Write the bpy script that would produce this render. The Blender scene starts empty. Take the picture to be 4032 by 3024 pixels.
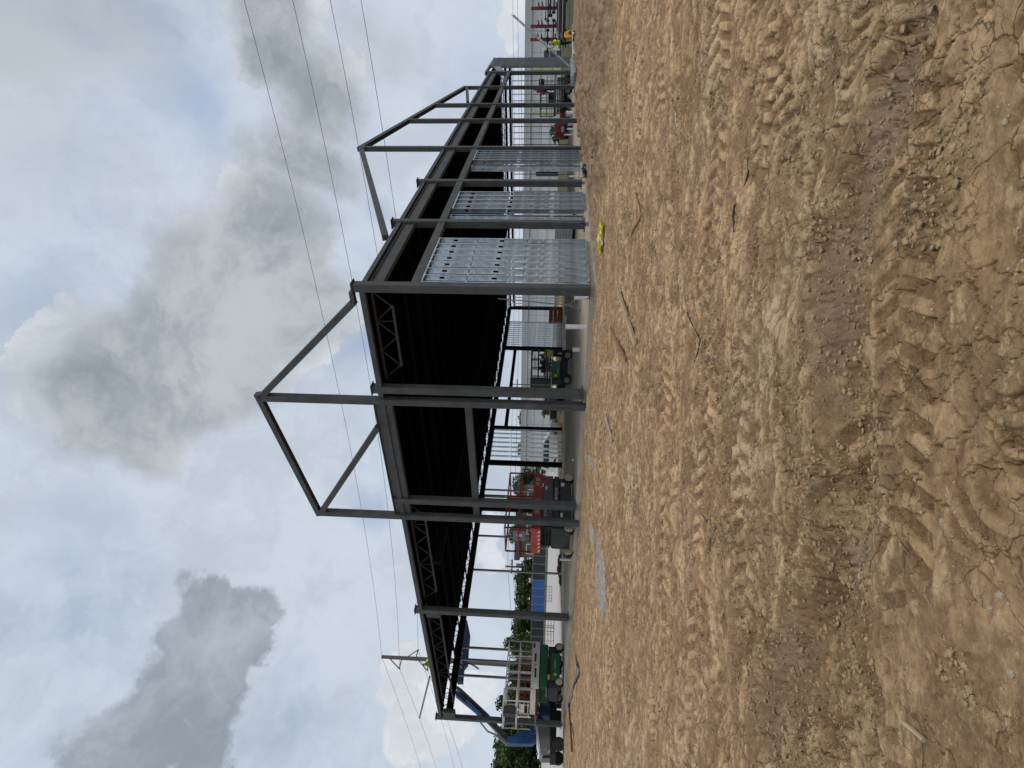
import bpy, bmesh, math, random
import numpy as np
from mathutils import Vector, Matrix, noise as mnoise
random.seed(7); RNG=np.random.RandomState(11)
SC=bpy.context.scene; COL=SC.collection
# ---------------------------------------------------------------- camera model (portrait phone held sideways)
F,PITCH,ROLL=2345.6,.0670,.0270
_w=Vector((0,math.cos(PITCH),math.sin(PITCH))); _u0=Vector((0,-math.sin(PITCH),math.cos(PITCH))); _r0=Vector((1,0,0))
_r=_r0*math.cos(ROLL)+_u0*math.sin(ROLL); _u=-_r0*math.sin(ROLL)+_u0*math.cos(ROLL)
EYE=Vector((0,0,1.0))
def ray(x,y): return _w*F+_u*(2016-x)+_r*(1512-y)
CX,CY,TH=2.7015,16.927,.6317
ANG=math.pi/2-TH
DR=Vector((math.sin(TH),math.cos(TH),0)); DL=Vector((-math.cos(TH),math.sin(TH),0)); CO=Vector((CX,CY,0))
def LW(X,Y,Z=0): return CO+DR*X+DL*Y+Vector((0,0,Z))           # building frame -> world
def WL(p): q=Vector(p)-CO; return Vector((q.dot(DR),q.dot(DL),q.z))
def onz(x,y,z=0.): d=ray(x,y); return EYE+d*((z-1)/d.z)
def onY(x,y,Y):
    d=ray(x,y); o=WL(EYE); ld=Vector((d.dot(DR),d.dot(DL),d.z)); return o+ld*((Y-o.y)/ld.y)
def onX(x,y,X):
    d=ray(x,y); o=WL(EYE); ld=Vector((d.dot(DR),d.dot(DL),d.z)); return o+ld*((X-o.x)/ld.x)
def atD(x,y,D): d=ray(x,y); return EYE+d*(D/d.y)
# ---------------------------------------------------------------- materials
MATS={}
def nodes(m): nt=m.node_tree; return nt,nt.nodes,nt.links
def mat(name,col,rough=.6,metal=0.,var=.18,scale=3.,bump=.0,bscale=30.,spec=.4,stain=None):
    if name in MATS: return MATS[name]
    m=bpy.data.materials.new(name); m.use_nodes=True; nt,N,Lk=nodes(m)
    b=N['Principled BSDF']; b.inputs['Roughness'].default_value=rough; b.inputs['Metallic'].default_value=metal
    b.inputs['Specular IOR Level'].default_value=spec
    tc=N.new('ShaderNodeTexCoord'); no=N.new('ShaderNodeTexNoise'); no.inputs['Scale'].default_value=scale; no.inputs['Detail'].default_value=6
    no.inputs['Roughness'].default_value=.65
    Lk.new(tc.outputs['Object'],no.inputs['Vector'])
    cr=N.new('ShaderNodeValToRGB'); cr.color_ramp.elements[0].position=.3; cr.color_ramp.elements[1].position=.72
    c=Vector(col)
    cr.color_ramp.elements[0].color=(*(c*(1-var)),1); cr.color_ramp.elements[1].color=(*(c*(1+var)),1)
    Lk.new(no.outputs['Fac'],cr.inputs['Fac']); out=cr.outputs['Color']
    if stain:
        n2=N.new('ShaderNodeTexNoise'); n2.inputs['Scale'].default_value=stain[1]; n2.inputs['Detail'].default_value=8; Lk.new(tc.outputs['Object'],n2.inputs['Vector'])
        r2=N.new('ShaderNodeValToRGB'); r2.color_ramp.elements[0].position=stain[2]; r2.color_ramp.elements[1].position=stain[2]+.12
        Lk.new(n2.outputs['Fac'],r2.inputs['Fac']); mx=N.new('ShaderNodeMix'); mx.data_type='RGBA'
        Lk.new(r2.outputs['Color'],mx.inputs[0]); Lk.new(out,mx.inputs[6]); mx.inputs[7].default_value=(*stain[0],1); out=mx.outputs[2]
    Lk.new(out,b.inputs['Base Color'])
    n3=N.new('ShaderNodeTexNoise'); n3.inputs['Scale'].default_value=scale*2.3; n3.inputs['Detail'].default_value=4; Lk.new(tc.outputs['Object'],n3.inputs['Vector'])
    mr=N.new('ShaderNodeMapRange'); mr.inputs['To Min'].default_value=max(.05,rough-.12); mr.inputs['To Max'].default_value=min(1,rough+.14)
    Lk.new(n3.outputs['Fac'],mr.inputs['Value']); Lk.new(mr.outputs['Result'],b.inputs['Roughness'])
    if bump:
        n4=N.new('ShaderNodeTexNoise'); n4.inputs['Scale'].default_value=bscale; n4.inputs['Detail'].default_value=5; Lk.new(tc.outputs['Object'],n4.inputs['Vector'])
        bp=N.new('ShaderNodeBump'); bp.inputs['Strength'].default_value=bump; bp.inputs['Distance'].default_value=.02
        Lk.new(n4.outputs['Fac'],bp.inputs['Height']); Lk.new(bp.outputs['Normal'],b.inputs['Normal'])
    MATS[name]=m; return m
STEEL=mat('primer_grey_steel',(.066,.071,.071),.6,.1,.3,1.6,.15,40,stain=((.125,.105,.08),3.2,.64))
SHADEST=mat('shaded_joist_primer',(.009,.009,.010),.8,.0,.25,2.,spec=.05)  # same grey primer as the frame, colour blackened for shade under the roof
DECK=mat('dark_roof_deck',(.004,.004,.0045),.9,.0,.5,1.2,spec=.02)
GALV=mat('galvanised_stud',(.41,.465,.50),.30,.82,.5,3.0,.08,60,spec=.5,stain=((.70,.74,.76),6.,.60))
GALVD=mat('galvanised_dull',(.25,.27,.28),.45,.5,.3,2.)
CONC=mat('concrete_slab',(.47,.405,.305),.85,0,.2,.55,.2,25,stain=((.56,.50,.39),.8,.55),spec=.08)
CONCD=mat('concrete_footing',(.31,.28,.22),.9,0,.28,1.2,.3,20,stain=((.27,.2,.13),2.,.5))
PAVE=mat('pale_concrete_pavement',(.46,.43,.40),.85,0,.12,.12,.1,6,stain=((.36,.34,.33),.09,.6))
WHITE=mat('white_paint',(.62,.62,.60),.5,0,.2,6.,stain=((.42,.38,.31),5.,.62))
PVC=mat('white_pvc',(.72,.71,.67),.4,0,.1,8.,stain=((.5,.45,.38),9.,.66))
RED=mat('red_paint',(.27,.028,.022),.5,0,.3,3.,stain=((.20,.10,.07),4.,.60))
REDB=mat('bright_red_paint',(.40,.05,.032),.5,0,.25,3.,stain=((.30,.12,.08),6.,.62))
GREEN=mat('green_paint',(.015,.115,.048),.5,0,.35,5.,stain=((.10,.11,.06),7.,.60))
GREEND=mat('dark_green_paint',(.012,.07,.035),.5,0,.3,3.)
BLUE=mat('blue_paint',(.022,.085,.22),.45,0,.4,3.5,stain=((.02,.05,.12),3.,.58))
BLUED=mat('dark_blue_paint',(.007,.018,.055),.45,.1,.3,2.5)
BLACK=mat('black_rubber',(.018,.018,.019),.75,0,.3,8.)
CHAR=mat('charcoal_paint',(.038,.041,.043),.55,.1,.35,4.,stain=((.10,.085,.06),6.,.62))
GREYP=mat('grey_plastic',(.17,.178,.185),.5,0,.12,4.)
BEIGE=mat('dusty_cream_rim',(.45,.40,.30),.6,0,.2,6.)
YEL=mat('yellow_paint',(.62,.44,.05),.5,0,.2,5.)
HIVIS=mat('hivis_cloth',(.48,.62,.04),.8,0,.25,18.)
HIVIS2=mat('worn_hivis_cloth',(.40,.36,.07),.85,0,.4,22.)
NAVY=mat('navy_cloth',(.018,.022,.045),.9,0,.35,12.)
DKCLOTH=mat('dark_cloth',(.03,.03,.034),.9,0,.35,12.)
REDC=mat('red_cloth',(.36,.02,.02),.85,0,.3,12.)
SKIN=mat('skin',(.36,.2,.13),.6,0,.1,10.)
WOOD=mat('weathered_board',(.36,.27,.18),.8,0,.28,9.,.2,60)
WOODD=mat('brown_board',(.2,.11,.055),.8,0,.3,9.,.2,60)
PINKW=mat('pale_pink_stake',(.68,.47,.38),.7,0,.15,12.)
YBAG=mat('yellow_plastic_bag',(.58,.50,.03),.4,0,.15,12.,spec=.5)
GLASS=mat('dark_glass',(.02,.025,.03),.12,0,.2,4.,spec=.8)
CLAD=mat('white_metal_cladding',(.70,.70,.68),.5,.05,.07,.35)
CLADB=mat('grey_parapet_band',(.43,.45,.455),.5,.05,.07,.35)
MAROON=mat('maroon_rack',(.17,.022,.03),.5,.1,.25,2.)
BRICK=mat('brown_siding',(.12,.10,.08),.8,0,.2,2.)
TRUNK=mat('bark',(.09,.07,.05),.9,0,.3,4.)
ROCKM=mat('pale_stone',(.34,.27,.19),.85,0,.3,10.,.2,40)
WIRE=mat('weathered_cable',(.10,.105,.11),.6,.3,.1,1.)
POLEM=mat('weathered_steel_pole',(.11,.105,.105),.6,.3,.15,.5)
def leafmat(name,c):
    m=mat(name,c,.65,0,.55,.35,0,spec=.25); return m
LEAF=[leafmat('foliage_dark',(.035,.062,.018)),leafmat('foliage_mid',(.055,.095,.025)),leafmat('foliage_olive',(.06,.078,.026))]
# ---------------------------------------------------------------- mesh builder
class MB:
    def __init__(s): s.v=[]; s.f=[]
    def add(s,vs,fs,M=None):
        o=len(s.v); s.v+= [tuple(M@Vector(p)) if M else tuple(p) for p in vs]; s.f+=[tuple(i+o for i in f) for f in fs]; return s
    def box(s,x0,x1,y0,y1,z0,z1,M=None):
        vs=[(x,y,z) for x in (x0,x1) for y in (y0,y1) for z in (z0,z1)]
        return s.add(vs,[(0,1,3,2),(4,6,7,5),(0,4,5,1),(2,3,7,6),(0,2,6,4),(1,5,7,3)],M)
    def cbox(s,x0,x1,y0,y1,z0,z1,c=.03,M=None):                     # chamfered box
        bm=bmesh.new(); bmesh.ops.create_cube(bm,size=1)
        for v in bm.verts: v.co=Vector(((x0+x1)/2+v.co.x*(x1-x0),(y0+y1)/2+v.co.y*(y1-y0),(z0+z1)/2+v.co.z*(z1-z0)))
        bmesh.ops.bevel(bm,geom=list(bm.edges),offset=c,segments=2,affect='EDGES',profile=.5)
        bm.verts.ensure_lookup_table(); s.add([v.co for v in bm.verts],[[v.index for v in f.verts] for f in bm.faces],M); bm.free(); return s
    def bar(s,p0,p1,w,h,up=(0,0,1)):
        p0=Vector(p0);p1=Vector(p1); d=(p1-p0).normalized(); up=Vector(up)
        a=d.cross(up)
        if a.length<1e-4: a=d.cross(Vector((1,0,0)))
        a.normalize(); b=a.cross(d)
        vs=[p+a*(i*w/2)+b*(j*h/2) for p in (p0,p1) for i,j in ((-1,-1),(1,-1),(1,1),(-1,1))]
        return s.add(vs,[(0,1,2,3)[::-1],(4,5,6,7),(0,1,5,4),(1,2,6,5),(2,3,7,6),(3,0,4,7)])
    def tube(s,p0,p1,r,n=8,r1=None):
        p0=Vector(p0);p1=Vector(p1); d=(p1-p0).normalized(); a=d.orthogonal().normalized(); b=d.cross(a); r1=r if r1 is None else r1
        vs=[p+(a*math.cos(t)+b*math.sin(t))*q for p,q in ((p0,r),(p1,r1)) for t in [2*math.pi*i/n for i in range(n)]]
        return s.add(vs,[(i,(i+1)%n,(i+1)%n+n,i+n) for i in range(n)]+[tuple(range(n))[::-1],tuple(range(n,2*n))])
    def path(s,pts,r,n=6):
        for a,b in zip(pts,pts[1:]): s.tube(a,b,r,n)
        return s
    def ring(s,prof,n=20,M=None):                                  # lathe round local Y axis; prof=[(r,y)]
        vs=[(r*math.cos(2*math.pi*i/n),y,r*math.sin(2*math.pi*i/n)) for r,y in prof for i in range(n)]
        k=len(prof); fs=[(j*n+i,j*n+(i+1)%n,(j+1)*n+(i+1)%n,(j+1)*n+i) for j in range(k-1) for i in range(n)]
        return s.add(vs,fs+[tuple(range(n))[::-1],tuple(range((k-1)*n,k*n))],M)
    def prism(s,poly,a0,a1,axis='y',M=None):
        n=len(poly)
        def P(p,a): return {'y':(p[0],a,p[1]),'x':(a,p[0],p[1]),'z':(p[0],p[1],a)}[axis]
        return s.add([P(p,a) for a in (a0,a1) for p in poly],[tuple(range(n)),tuple(range(n,2*n))[::-1]]+[(i,i+n,(i+1)%n+n,(i+1)%n) for i in range(n)],M)
    def build(s,name,m,parent=None,smooth=False):
        me=bpy.data.meshes.new(name); me.from_pydata(s.v,[],s.f); me.validate()
        bm=bmesh.new(); bm.from_mesh(me); bmesh.ops.recalc_face_normals(bm,faces=bm.faces); bm.to_mesh(me); bm.free()
        if m: me.materials.append(m)
        if smooth: me.polygons.foreach_set('use_smooth',[True]*len(me.polygons))
        o=bpy.data.objects.new(name,me); COL.objects.link(o)
        if parent: o.parent=parent
        return o
def tag(o,label=None,cat=None,group=None,kind=None):
    if label: o['label']=label
    if cat: o['category']=cat
    if group: o['group']=group
    if kind: o['kind']=kind
    return o
def thing(name,label,cat,loc=(0,0,0),rz=0.,group=None):
    o=bpy.data.objects.new(name,None); COL.objects.link(o); o.location=loc; o.rotation_euler=(0,0,rz); o.empty_display_size=.2
    return tag(o,label,cat,group)
def dup(o,parent=None):
    c=o.copy(); COL.objects.link(c); c.parent=parent
    for ch in list(o.children): dup(ch,c)
    return c
def textmesh(txt,size,m,parent,M,name='lettering',ext=.002):
    cu=bpy.data.curves.new('t','FONT'); cu.body=txt; cu.size=size; cu.extrude=ext; cu.align_x='CENTER'; cu.align_y='CENTER'
    t=bpy.data.objects.new('t',cu); COL.objects.link(t); bpy.context.view_layer.update()
    me=bpy.data.meshes.new_from_object(t.evaluated_get(bpy.context.evaluated_depsgraph_get())); bpy.data.objects.remove(t)
    me.transform(M); me.materials.clear(); me.materials.append(m); me.name=name
    o=bpy.data.objects.new(name,me); COL.objects.link(o); o.parent=parent; return o
def T(x,y,z): return Matrix.Translation((x,y,z))
def R(a,ax): return Matrix.Rotation(a,4,ax)
# ---------------------------------------------------------------- ground
def vnoise(x,y,seed=0):
    xi=np.floor(x).astype(np.int64); yi=np.floor(y).astype(np.int64); fx=x-xi; fy=y-yi
    fx=fx*fx*fx*(fx*(fx*6-15)+10); fy=fy*fy*fy*(fy*(fy*6-15)+10)
    def h(a,b):
        n=(a*374761393+b*668265263+seed*1442695041)&0xffffffff; n=((n^(n>>13))*1274126177)&0xffffffff; return ((n^(n>>16))&0xffff)/65535.
    a=h(xi,yi);b=h(xi+1,yi);c=h(xi,yi+1);d=h(xi+1,yi+1)
    return (a*(1-fx)+b*fx)*(1-fy)+(c*(1-fx)+d*fx)*fy
def fbm(x,y,oct=4,seed=0,g=.5):
    s=0;a=1;t=0
    for i in range(oct):
        s=s+a*vnoise(x*2**i+17.3*i,y*2**i+9.1*i,seed+i); t+=a; a*=g
    return s/t
def worley(x,y,seed=0):
    xi=np.floor(x).astype(np.int64); yi=np.floor(y).astype(np.int64); d1=np.full(x.shape,9.); d2=np.full(x.shape,9.); idv=np.zeros(x.shape)
    for i in (-1,0,1):
        for j in (-1,0,1):
            a=xi+i;b=yi+j
            n=(a*374761393+b*668265263+seed*97531)&0xffffffff; n=((n^(n>>13))*1274126177)&0xffffffff; n=n^(n>>16)
            px=a+(n&0xff)/255.; py=b+((n>>8)&0xff)/255.
            d=np.hypot(px-x,py-y); m=d<d1; d2=np.where(m,d1,np.minimum(d2,d)); idv=np.where(m,((n>>16)&0xff)/255.,idv); d1=np.where(m,d,d1)
    return d1,d2,idv
def sst(a,b,x): t=np.clip((x-a)/(b-a),0,1); return t*t*(3-2*t)
sT,cT=math.sin(TH),math.cos(TH)
def loc_np(x,y): dx=x-CX;dy=y-CY; return dx*sT+dy*cT, -dx*cT+dy*sT
def base_h(x,y):
    X,Y=loc_np(x,y)
    z=-.62+.45*sst(3,14.5,y-.15*x)
    z=z-.10*sst(-1,0,X)*sst(3.5,1,-Y+0*X)*sst(17,13,X)*(Y<2)
    z=z+.30*np.exp(-((X-37)/9)**2-((Y+5.2)/2.6)**2)+.22*np.exp(-((X-17)/4.)**2-((Y+1.7)/1.1)**2)
    z=z+.10*np.exp(-((X+2.6)/1.5)**2-((Y-2.6)/1.6)**2)
    ins=sst(-.25,.05,X)*sst(-.25,.05,Y)*sst(46.6,46.,X)*sst(26.6,26.,Y)
    out=np.maximum(sst(26.2,26.8,Y),sst(46.2,46.8,X))*sst(-1.5,0,X+0*Y)
    rise=1.25*sst(38,86,y)*sst(30,-5,x)+.95*sst(60,130,y)*sst(-5,30,x)
    left=sst(26,28,Y)
    zf=np.where(Y>26,-.2*sst(12,3,X)*1.0-.03,-.05)+rise
    z=z*(1-np.maximum(out,left))+zf*np.maximum(out,left)
    far=sst(45,60,y); z=z*(1-far)+(rise-.03)*far
    return z*(1-ins)+(-.35)*ins
TRK=[((-3,1.95),(3,2.3),.26,.15),((-3.5,2.85),(4,3.15),.24,.15),((-1.2,2.9),(3.4,5.2),.26,.16),((-6,4.3),(6,5.1),.25,.17),((-7,5.6),(9,6.6),.27,.17),((-5,7.6),(8,5.4),.25,.17),((-8,7.4),(10,8.7),.28,.18),((-9,9.0),(12,10.2),.28,.18),((-8,11),(14,12),.28,.2),((-9,13),(15,14),.28,.2)]
ARCS=[((-1.05,1.2),1.25),((.35,1.0),1.15),((1.6,2.1),1.3)]
def relief(x,y):
    r=np.hypot(x,y); X,Y=loc_np(x,y)
    wx=x+.35*(fbm(x*1.3,y*1.3,3,50)-.5); wy=y+.35*(fbm(x*1.3,y*1.3,3,60)-.5)
    big=fbm(wx*.45,wy*.45,3,1)-.5
    mid=fbm(wx*2.1,wy*2.1,4,5,.55)-.5
    rid=1-np.abs(2*fbm(wx*5.+.8*wy,wy*8.,4,9,.62)-1)              # ridged streaks, stretched across the view
    crumb=sst(.56,.66,fbm(wx*1.1,wy*1.5,4,21,.6))*(1-.75*sst(3.1,2.2,r))
    sc=np.exp(-((y-(3.35-.28*x+.22*np.sin(2.1*x)))/.17)**2)*sst(-3.2,-1.6,x)*sst(3.0,.8,x)
    crumb=np.maximum(crumb,np.clip(sc*1.4,0,1))
    crumb=np.maximum(crumb,.9*np.exp(-((X+2.3)/1.3)**2-((Y-3.0)/1.2)**2))
    d1,d2,iv=worley(wx*16,wy*16,3); e1,e2,jv=worley(wx*38,wy*38,8)
    clod=np.clip(d2-d1,0,.5)*2*(.4+.9*iv)*.024+np.clip(e2-e1,0,.5)*2*(.5+.6*jv)*.010
    tread=0.*x; tm=0.*x; lug=0.*x+.5
    for k,((ax,ay),(bx,by),hw_,pit) in enumerate(TRK):
        L=math.hypot(bx-ax,by-ay); ux,uy=(bx-ax)/L,(by-ay)/L; s=(x-ax)*ux+(y-ay)*uy; t=-(x-ax)*uy+(y-ay)*ux+.25*np.sin(s*.35+k)
        for off in (0,):
            q=t-off+.06*np.sin(s*1.3+k); m=sst(hw_,hw_-.04,np.abs(q))*sst(.42,.58,fbm(x*.9,y*.9,3,70+k))
            w=.5+.5*np.sin(2*math.pi*(s/pit+np.abs(q)*2.6+.5*(q>0))); tread=tread*(1-m)+m*(sst(.30,.62,w)*.050-.030)*sst(.01,.05,np.abs(q))*(.35+.65*sst(2.6,4.5,r)); tm=np.maximum(tm,m); lug=lug*(1-m)+m*sst(.3,.62,w)
    for k,((ax,ay),ra) in enumerate(ARCS):
        rr=np.hypot(x-ax,y-ay); q=rr-ra; an=np.arctan2(y-ay,x-ax); m=sst(.20,.13,np.abs(q))*sst(.25,.6,np.sin(an+.2*k))*sst(.40,.56,fbm(x*1.6,y*1.6,3,170+k))
        w=.5+.5*np.sin(2*math.pi*(an*ra/.115+q*q*16.+.5*(fbm(x*4,y*4,2,3)-.5))); tread=tread*(1-m)+m*(sst(.25,.75,w)*.024-.014); tm=np.maximum(tm,m); lug=lug*(1-m)+m*sst(.25,.75,w)
    f1,f2,_=worley(wx*2.2+.3*fbm(x*9,y*9,2,90),wy*2.2+.3*fbm(x*9,y*9,2,95),5)
    crk_shade=sst(.026,.004,f2-f1)*sst(.34,.46,fbm(x*.55,y*.55,2,33))*sst(6.5,4,r)
    g1,g2,_=worley(wx*5.5+.4*fbm(x*19,y*19,2,91),wy*5.5+.4*fbm(x*19,y*19,2,96),6)
    crk_shade=np.maximum(crk_shade,.8*sst(.045,.005,g2-g1)*sst(.44,.56,fbm(x*1.1,y*1.1,2,37))*sst(6.5,4,r))
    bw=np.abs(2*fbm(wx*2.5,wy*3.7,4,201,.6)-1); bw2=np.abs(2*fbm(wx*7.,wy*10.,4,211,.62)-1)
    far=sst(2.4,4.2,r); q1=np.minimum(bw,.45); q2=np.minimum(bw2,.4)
    h=.16*big+.04*mid+(.050*q1+.040*q2)*(.22+.78*far)+crumb*clod-.018*crumb+tread*(1-.5*crumb)-.034*crk_shade-.10*sc*sst(3.6,3.2,y+.28*x)
    cre=np.maximum(sst(.12,.01,bw)*.95,sst(.20,.02,bw2)*.85)*(.15+.85*far); crk_shade=np.maximum(crk_shade,cre*(1-tm)); crk_shade=np.maximum(crk_shade,tm*(1-lug)*.55)  # creases and tread grooves join the real cracks as painted shade
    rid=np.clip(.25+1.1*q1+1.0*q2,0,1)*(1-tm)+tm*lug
    h+= .006*(fbm(x*22,y*22,3,77)-.5)
    h+= .09*np.exp(-((y-(3.62-.28*x+.22*np.sin(2.1*x)))/.16)**2)*sst(-3.2,-1.6,x)*sst(3.0,.8,x)
    rock=.10*np.exp(-((X+2.3)/1.0)**2-((Y-3.0)/.9)**2)*fbm(x*5,y*5,3,13)
    mound=sst(.29,.37,x/np.maximum(y,.1)+.10*(fbm(x*.5,y*.5,3,44)-.5))*sst(11.5,15.5,y+3*(fbm(x*.6,y*.6,3,45)-.5))*sst(60,45,y)*(y>0); rough=mound*(.75*(fbm(x*.9,y*.9,6,41,.68)-.40)+.10*np.abs(2*fbm(x*3.5,y*3.5,4,48,.6)-1)); fringe=.8*sst(-4.2,-1.0,np.minimum(X,Y)+2.2*(fbm(x*.7,y*.7,4,46)-.5))*sst(.25,.6,fbm(x*1.2,y*1.2,4,47,.6))*(1-mound)*np.where(y<45,1,0)*sst(27,24,Y)*sst(-12,-6,np.minimum(X,Y)); rough=rough+fringe*(.16*(fbm(x*2.2,y*2.2,5,49,.65)-.38)+.05*np.abs(2*fbm(x*6,y*6,3,52,.6)-1)); mound=np.maximum(mound,fringe*.75); mound=np.maximum(mound,np.clip(sc*1.3,0,1)*sst(.52,.40,fbm(x*2.2,y*3.,3,61)))
    fade=sst(62,35,r)*sst(-.02,-.35,np.minimum(X,Y)+0*X)*np.where((X>-.3)&(Y>-.3),0,1)
    return (h+rock+rough)*fade, crumb*fade, mound, crk_shade, rid
def ground_h(x,y,full=True):
    x=np.atleast_1d(np.asarray(x,float)); y=np.atleast_1d(np.asarray(y,float))
    z=base_h(x,y)
    if full: z=z+relief(x,y)[0]
    return z
def gz(x,y): return float(ground_h(x,y)[0])
def make_ground():
    a=np.radians(np.concatenate([np.arange(-180,-46,4.),np.linspace(-45,45,820),np.arange(49,180,4.)]))
    r=[.25]
    while r[-1]<42: r.append(r[-1]*(1.0048 if r[-1]>1 else 1.03))
    while r[-1]<260: r.append(r[-1]*1.03)
    while r[-1]<6000: r.append(r[-1]*1.25)
    r=np.array(r); A,Rr=np.meshgrid(a,r); x=(Rr*np.sin(A)).ravel(); y=(Rr*np.cos(A)).ravel()
    z=base_h(x,y); h,cr,tm,ck_shade,rid=relief(x,y); z=z+h
    nr,na=len(r),len(a); x=np.append(x,0);y=np.append(y,0);z=np.append(z,base_h(np.array([0.]),np.array([0.]))[0])
    i=np.arange(nr-1)[:,None]*na+np.arange(na)[None,:]; j=np.arange(nr-1)[:,None]*na+(np.arange(na)[None,:]+1)%na
    q=np.stack([i,i+na,j+na,j],-1).reshape(-1,4)[:, ::-1]
    c=nr*na; tri=np.stack([np.full(na,c),np.arange(na),(np.arange(na)+1)%na],-1)[:, ::-1]
    me=bpy.data.meshes.new('ground'); nv=len(x); me.vertices.add(nv); me.vertices.foreach_set('co',np.stack([x,y,z],-1).ravel().astype(np.float32))
    nl=q.size+tri.size; me.loops.add(nl); me.loops.foreach_set('vertex_index',np.concatenate([q.ravel(),tri.ravel()]).astype(np.int32))
    npoly=len(q)+len(tri); me.polygons.add(npoly); st=np.concatenate([np.arange(len(q))*4,len(q)*4+np.arange(len(tri))*3]).astype(np.int32)
    me.polygons.foreach_set('loop_start',st)
    me.update(calc_edges=True); me.validate(); me.polygons.foreach_set('use_smooth',[True]*len(me.polygons))
    for nm,arr in (('crumb',cr),('tread',tm),('crack_shade',ck_shade),('ridge_shade',rid)):
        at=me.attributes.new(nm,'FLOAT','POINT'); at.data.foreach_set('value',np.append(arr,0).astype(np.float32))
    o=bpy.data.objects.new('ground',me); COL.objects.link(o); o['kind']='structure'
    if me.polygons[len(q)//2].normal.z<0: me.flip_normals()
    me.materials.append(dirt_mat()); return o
def dirt_mat():
    m=bpy.data.materials.new('dry_clay_soil'); m.use_nodes=True; nt,N,Lk=nodes(m); b=N['Principled BSDF']; b.inputs['Roughness'].default_value=.95; b.inputs['Specular IOR Level'].default_value=.15
    geo=N.new('ShaderNodeNewGeometry'); pos=geo.outputs['Position']
    def noise(sc,det=6,rg=.6,dist=0,vec=pos):
        n=N.new('ShaderNodeTexNoise'); n.inputs['Scale'].default_value=sc; n.inputs['Detail'].default_value=det; n.inputs['Roughness'].default_value=rg; n.inputs['Distortion'].default_value=dist; Lk.new(vec,n.inputs['Vector']); return n.outputs['Fac']
    def ramp(f,a,bb,c0=(0,0,0),c1=(1,1,1)):
        r=N.new('ShaderNodeValToRGB'); r.color_ramp.elements[0].position=a; r.color_ramp.elements[1].position=bb; r.color_ramp.elements[0].color=(*c0,1); r.color_ramp.elements[1].color=(*c1,1); Lk.new(f,r.inputs['Fac']); return r.outputs['Color']
    def mix(f,a,bb,mode='MIX'):
        x=N.new('ShaderNodeMix'); x.data_type='RGBA'; x.blend_type=mode
        for s,i in ((f,0),(a,6),(bb,7)):
            if isinstance(s,(int,float)): x.inputs[i].default_value=s
            elif isinstance(s,tuple): x.inputs[i].default_value=(*s,1)
            else: Lk.new(s,x.inputs[i])
        return x.outputs[2]
    def att(n): a=N.new('ShaderNodeAttribute'); a.attribute_name=n; return a.outputs['Fac']
    mp=N.new('ShaderNodeMapping'); mp.inputs['Scale'].default_value=(.8,1.5,1); mp.inputs['Rotation'].default_value=(0,0,.10); Lk.new(pos,mp.inputs['Vector']); st=mp.outputs['Vector']
    c=mix(ramp(noise(3.0,9,.68,.5,st),.36,.64),(.35,.215,.115),(.575,.405,.245))
    c=mix(ramp(noise(.28,5,.6,.3,st),.45,.68),c,(.56,.45,.31))                    # bleached dry patches
    c=mix(ramp(noise(.5,6,.65,.2,st),.50,.70),c,(.30,.185,.09))                    # ruddy damp clay
    c=mix(ramp(noise(1.3,7,.7,.6,st),.56,.68),c,(.23,.155,.08))
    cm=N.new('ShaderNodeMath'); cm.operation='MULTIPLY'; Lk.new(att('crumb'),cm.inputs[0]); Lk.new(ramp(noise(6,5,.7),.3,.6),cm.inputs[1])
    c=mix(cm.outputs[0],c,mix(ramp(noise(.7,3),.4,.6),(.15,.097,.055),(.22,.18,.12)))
    cr=N.new('ShaderNodeMath'); cr.operation='MULTIPLY'; cr.inputs[1].default_value=.95; Lk.new(att('crack_shade'),cr.inputs[0])
    c=mix(cr.outputs[0],c,(.145,.083,.045))  # real cracks, plus shade painted into creases and lug grooves
    rr=ramp(att('ridge_shade'),.42,.95); c=mix(.40,c,mix(rr,(.20,.125,.06),(.60,.43,.24)))  # relief shading painted into the soil: hollows darker, tops lighter
    c=mix(mix(ramp(noise(1.7,12,.72,.8,st),.455,.53),(.75,.75,.75),(0,0,0)),c,mix(ramp(noise(15,6,.7),.3,.7),(.20,.125,.068),(.31,.205,.12)))
    c=mix(mix(ramp(noise(5,10,.72,.5,st),.56,.62),(0,0,0),(.65,.65,.65)),c,(.60,.45,.27))
    c=mix(.75,c,mix(ramp(noise(38,5,.75),.34,.68),(.68,.66,.63),(1.22,1.22,1.2)),'MULTIPLY')
    v=N.new('ShaderNodeTexVoronoi'); v.inputs['Scale'].default_value=55; Lk.new(pos,v.inputs['Vector']); g=ramp(v.outputs['Distance'],.10,.17,(1,1,1),(0,0,0))
    gm=N.new('ShaderNodeMath'); gm.operation='MULTIPLY'; Lk.new(g,gm.inputs[0]); Lk.new(ramp(noise(9,3),.52,.62),gm.inputs[1]); c=mix(gm.outputs[0],c,(.52,.45,.34))
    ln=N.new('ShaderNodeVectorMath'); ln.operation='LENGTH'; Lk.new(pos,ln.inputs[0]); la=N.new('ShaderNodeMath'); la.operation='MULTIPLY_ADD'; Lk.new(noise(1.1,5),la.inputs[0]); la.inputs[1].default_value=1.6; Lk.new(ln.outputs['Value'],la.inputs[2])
    nr=ramp(la.outputs[0],0,1); mr=N.new('ShaderNodeMapRange'); mr.inputs['From Min'].default_value=5.2; mr.inputs['From Max'].default_value=3.6; Lk.new(la.outputs[0],mr.inputs['Value'])
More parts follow.
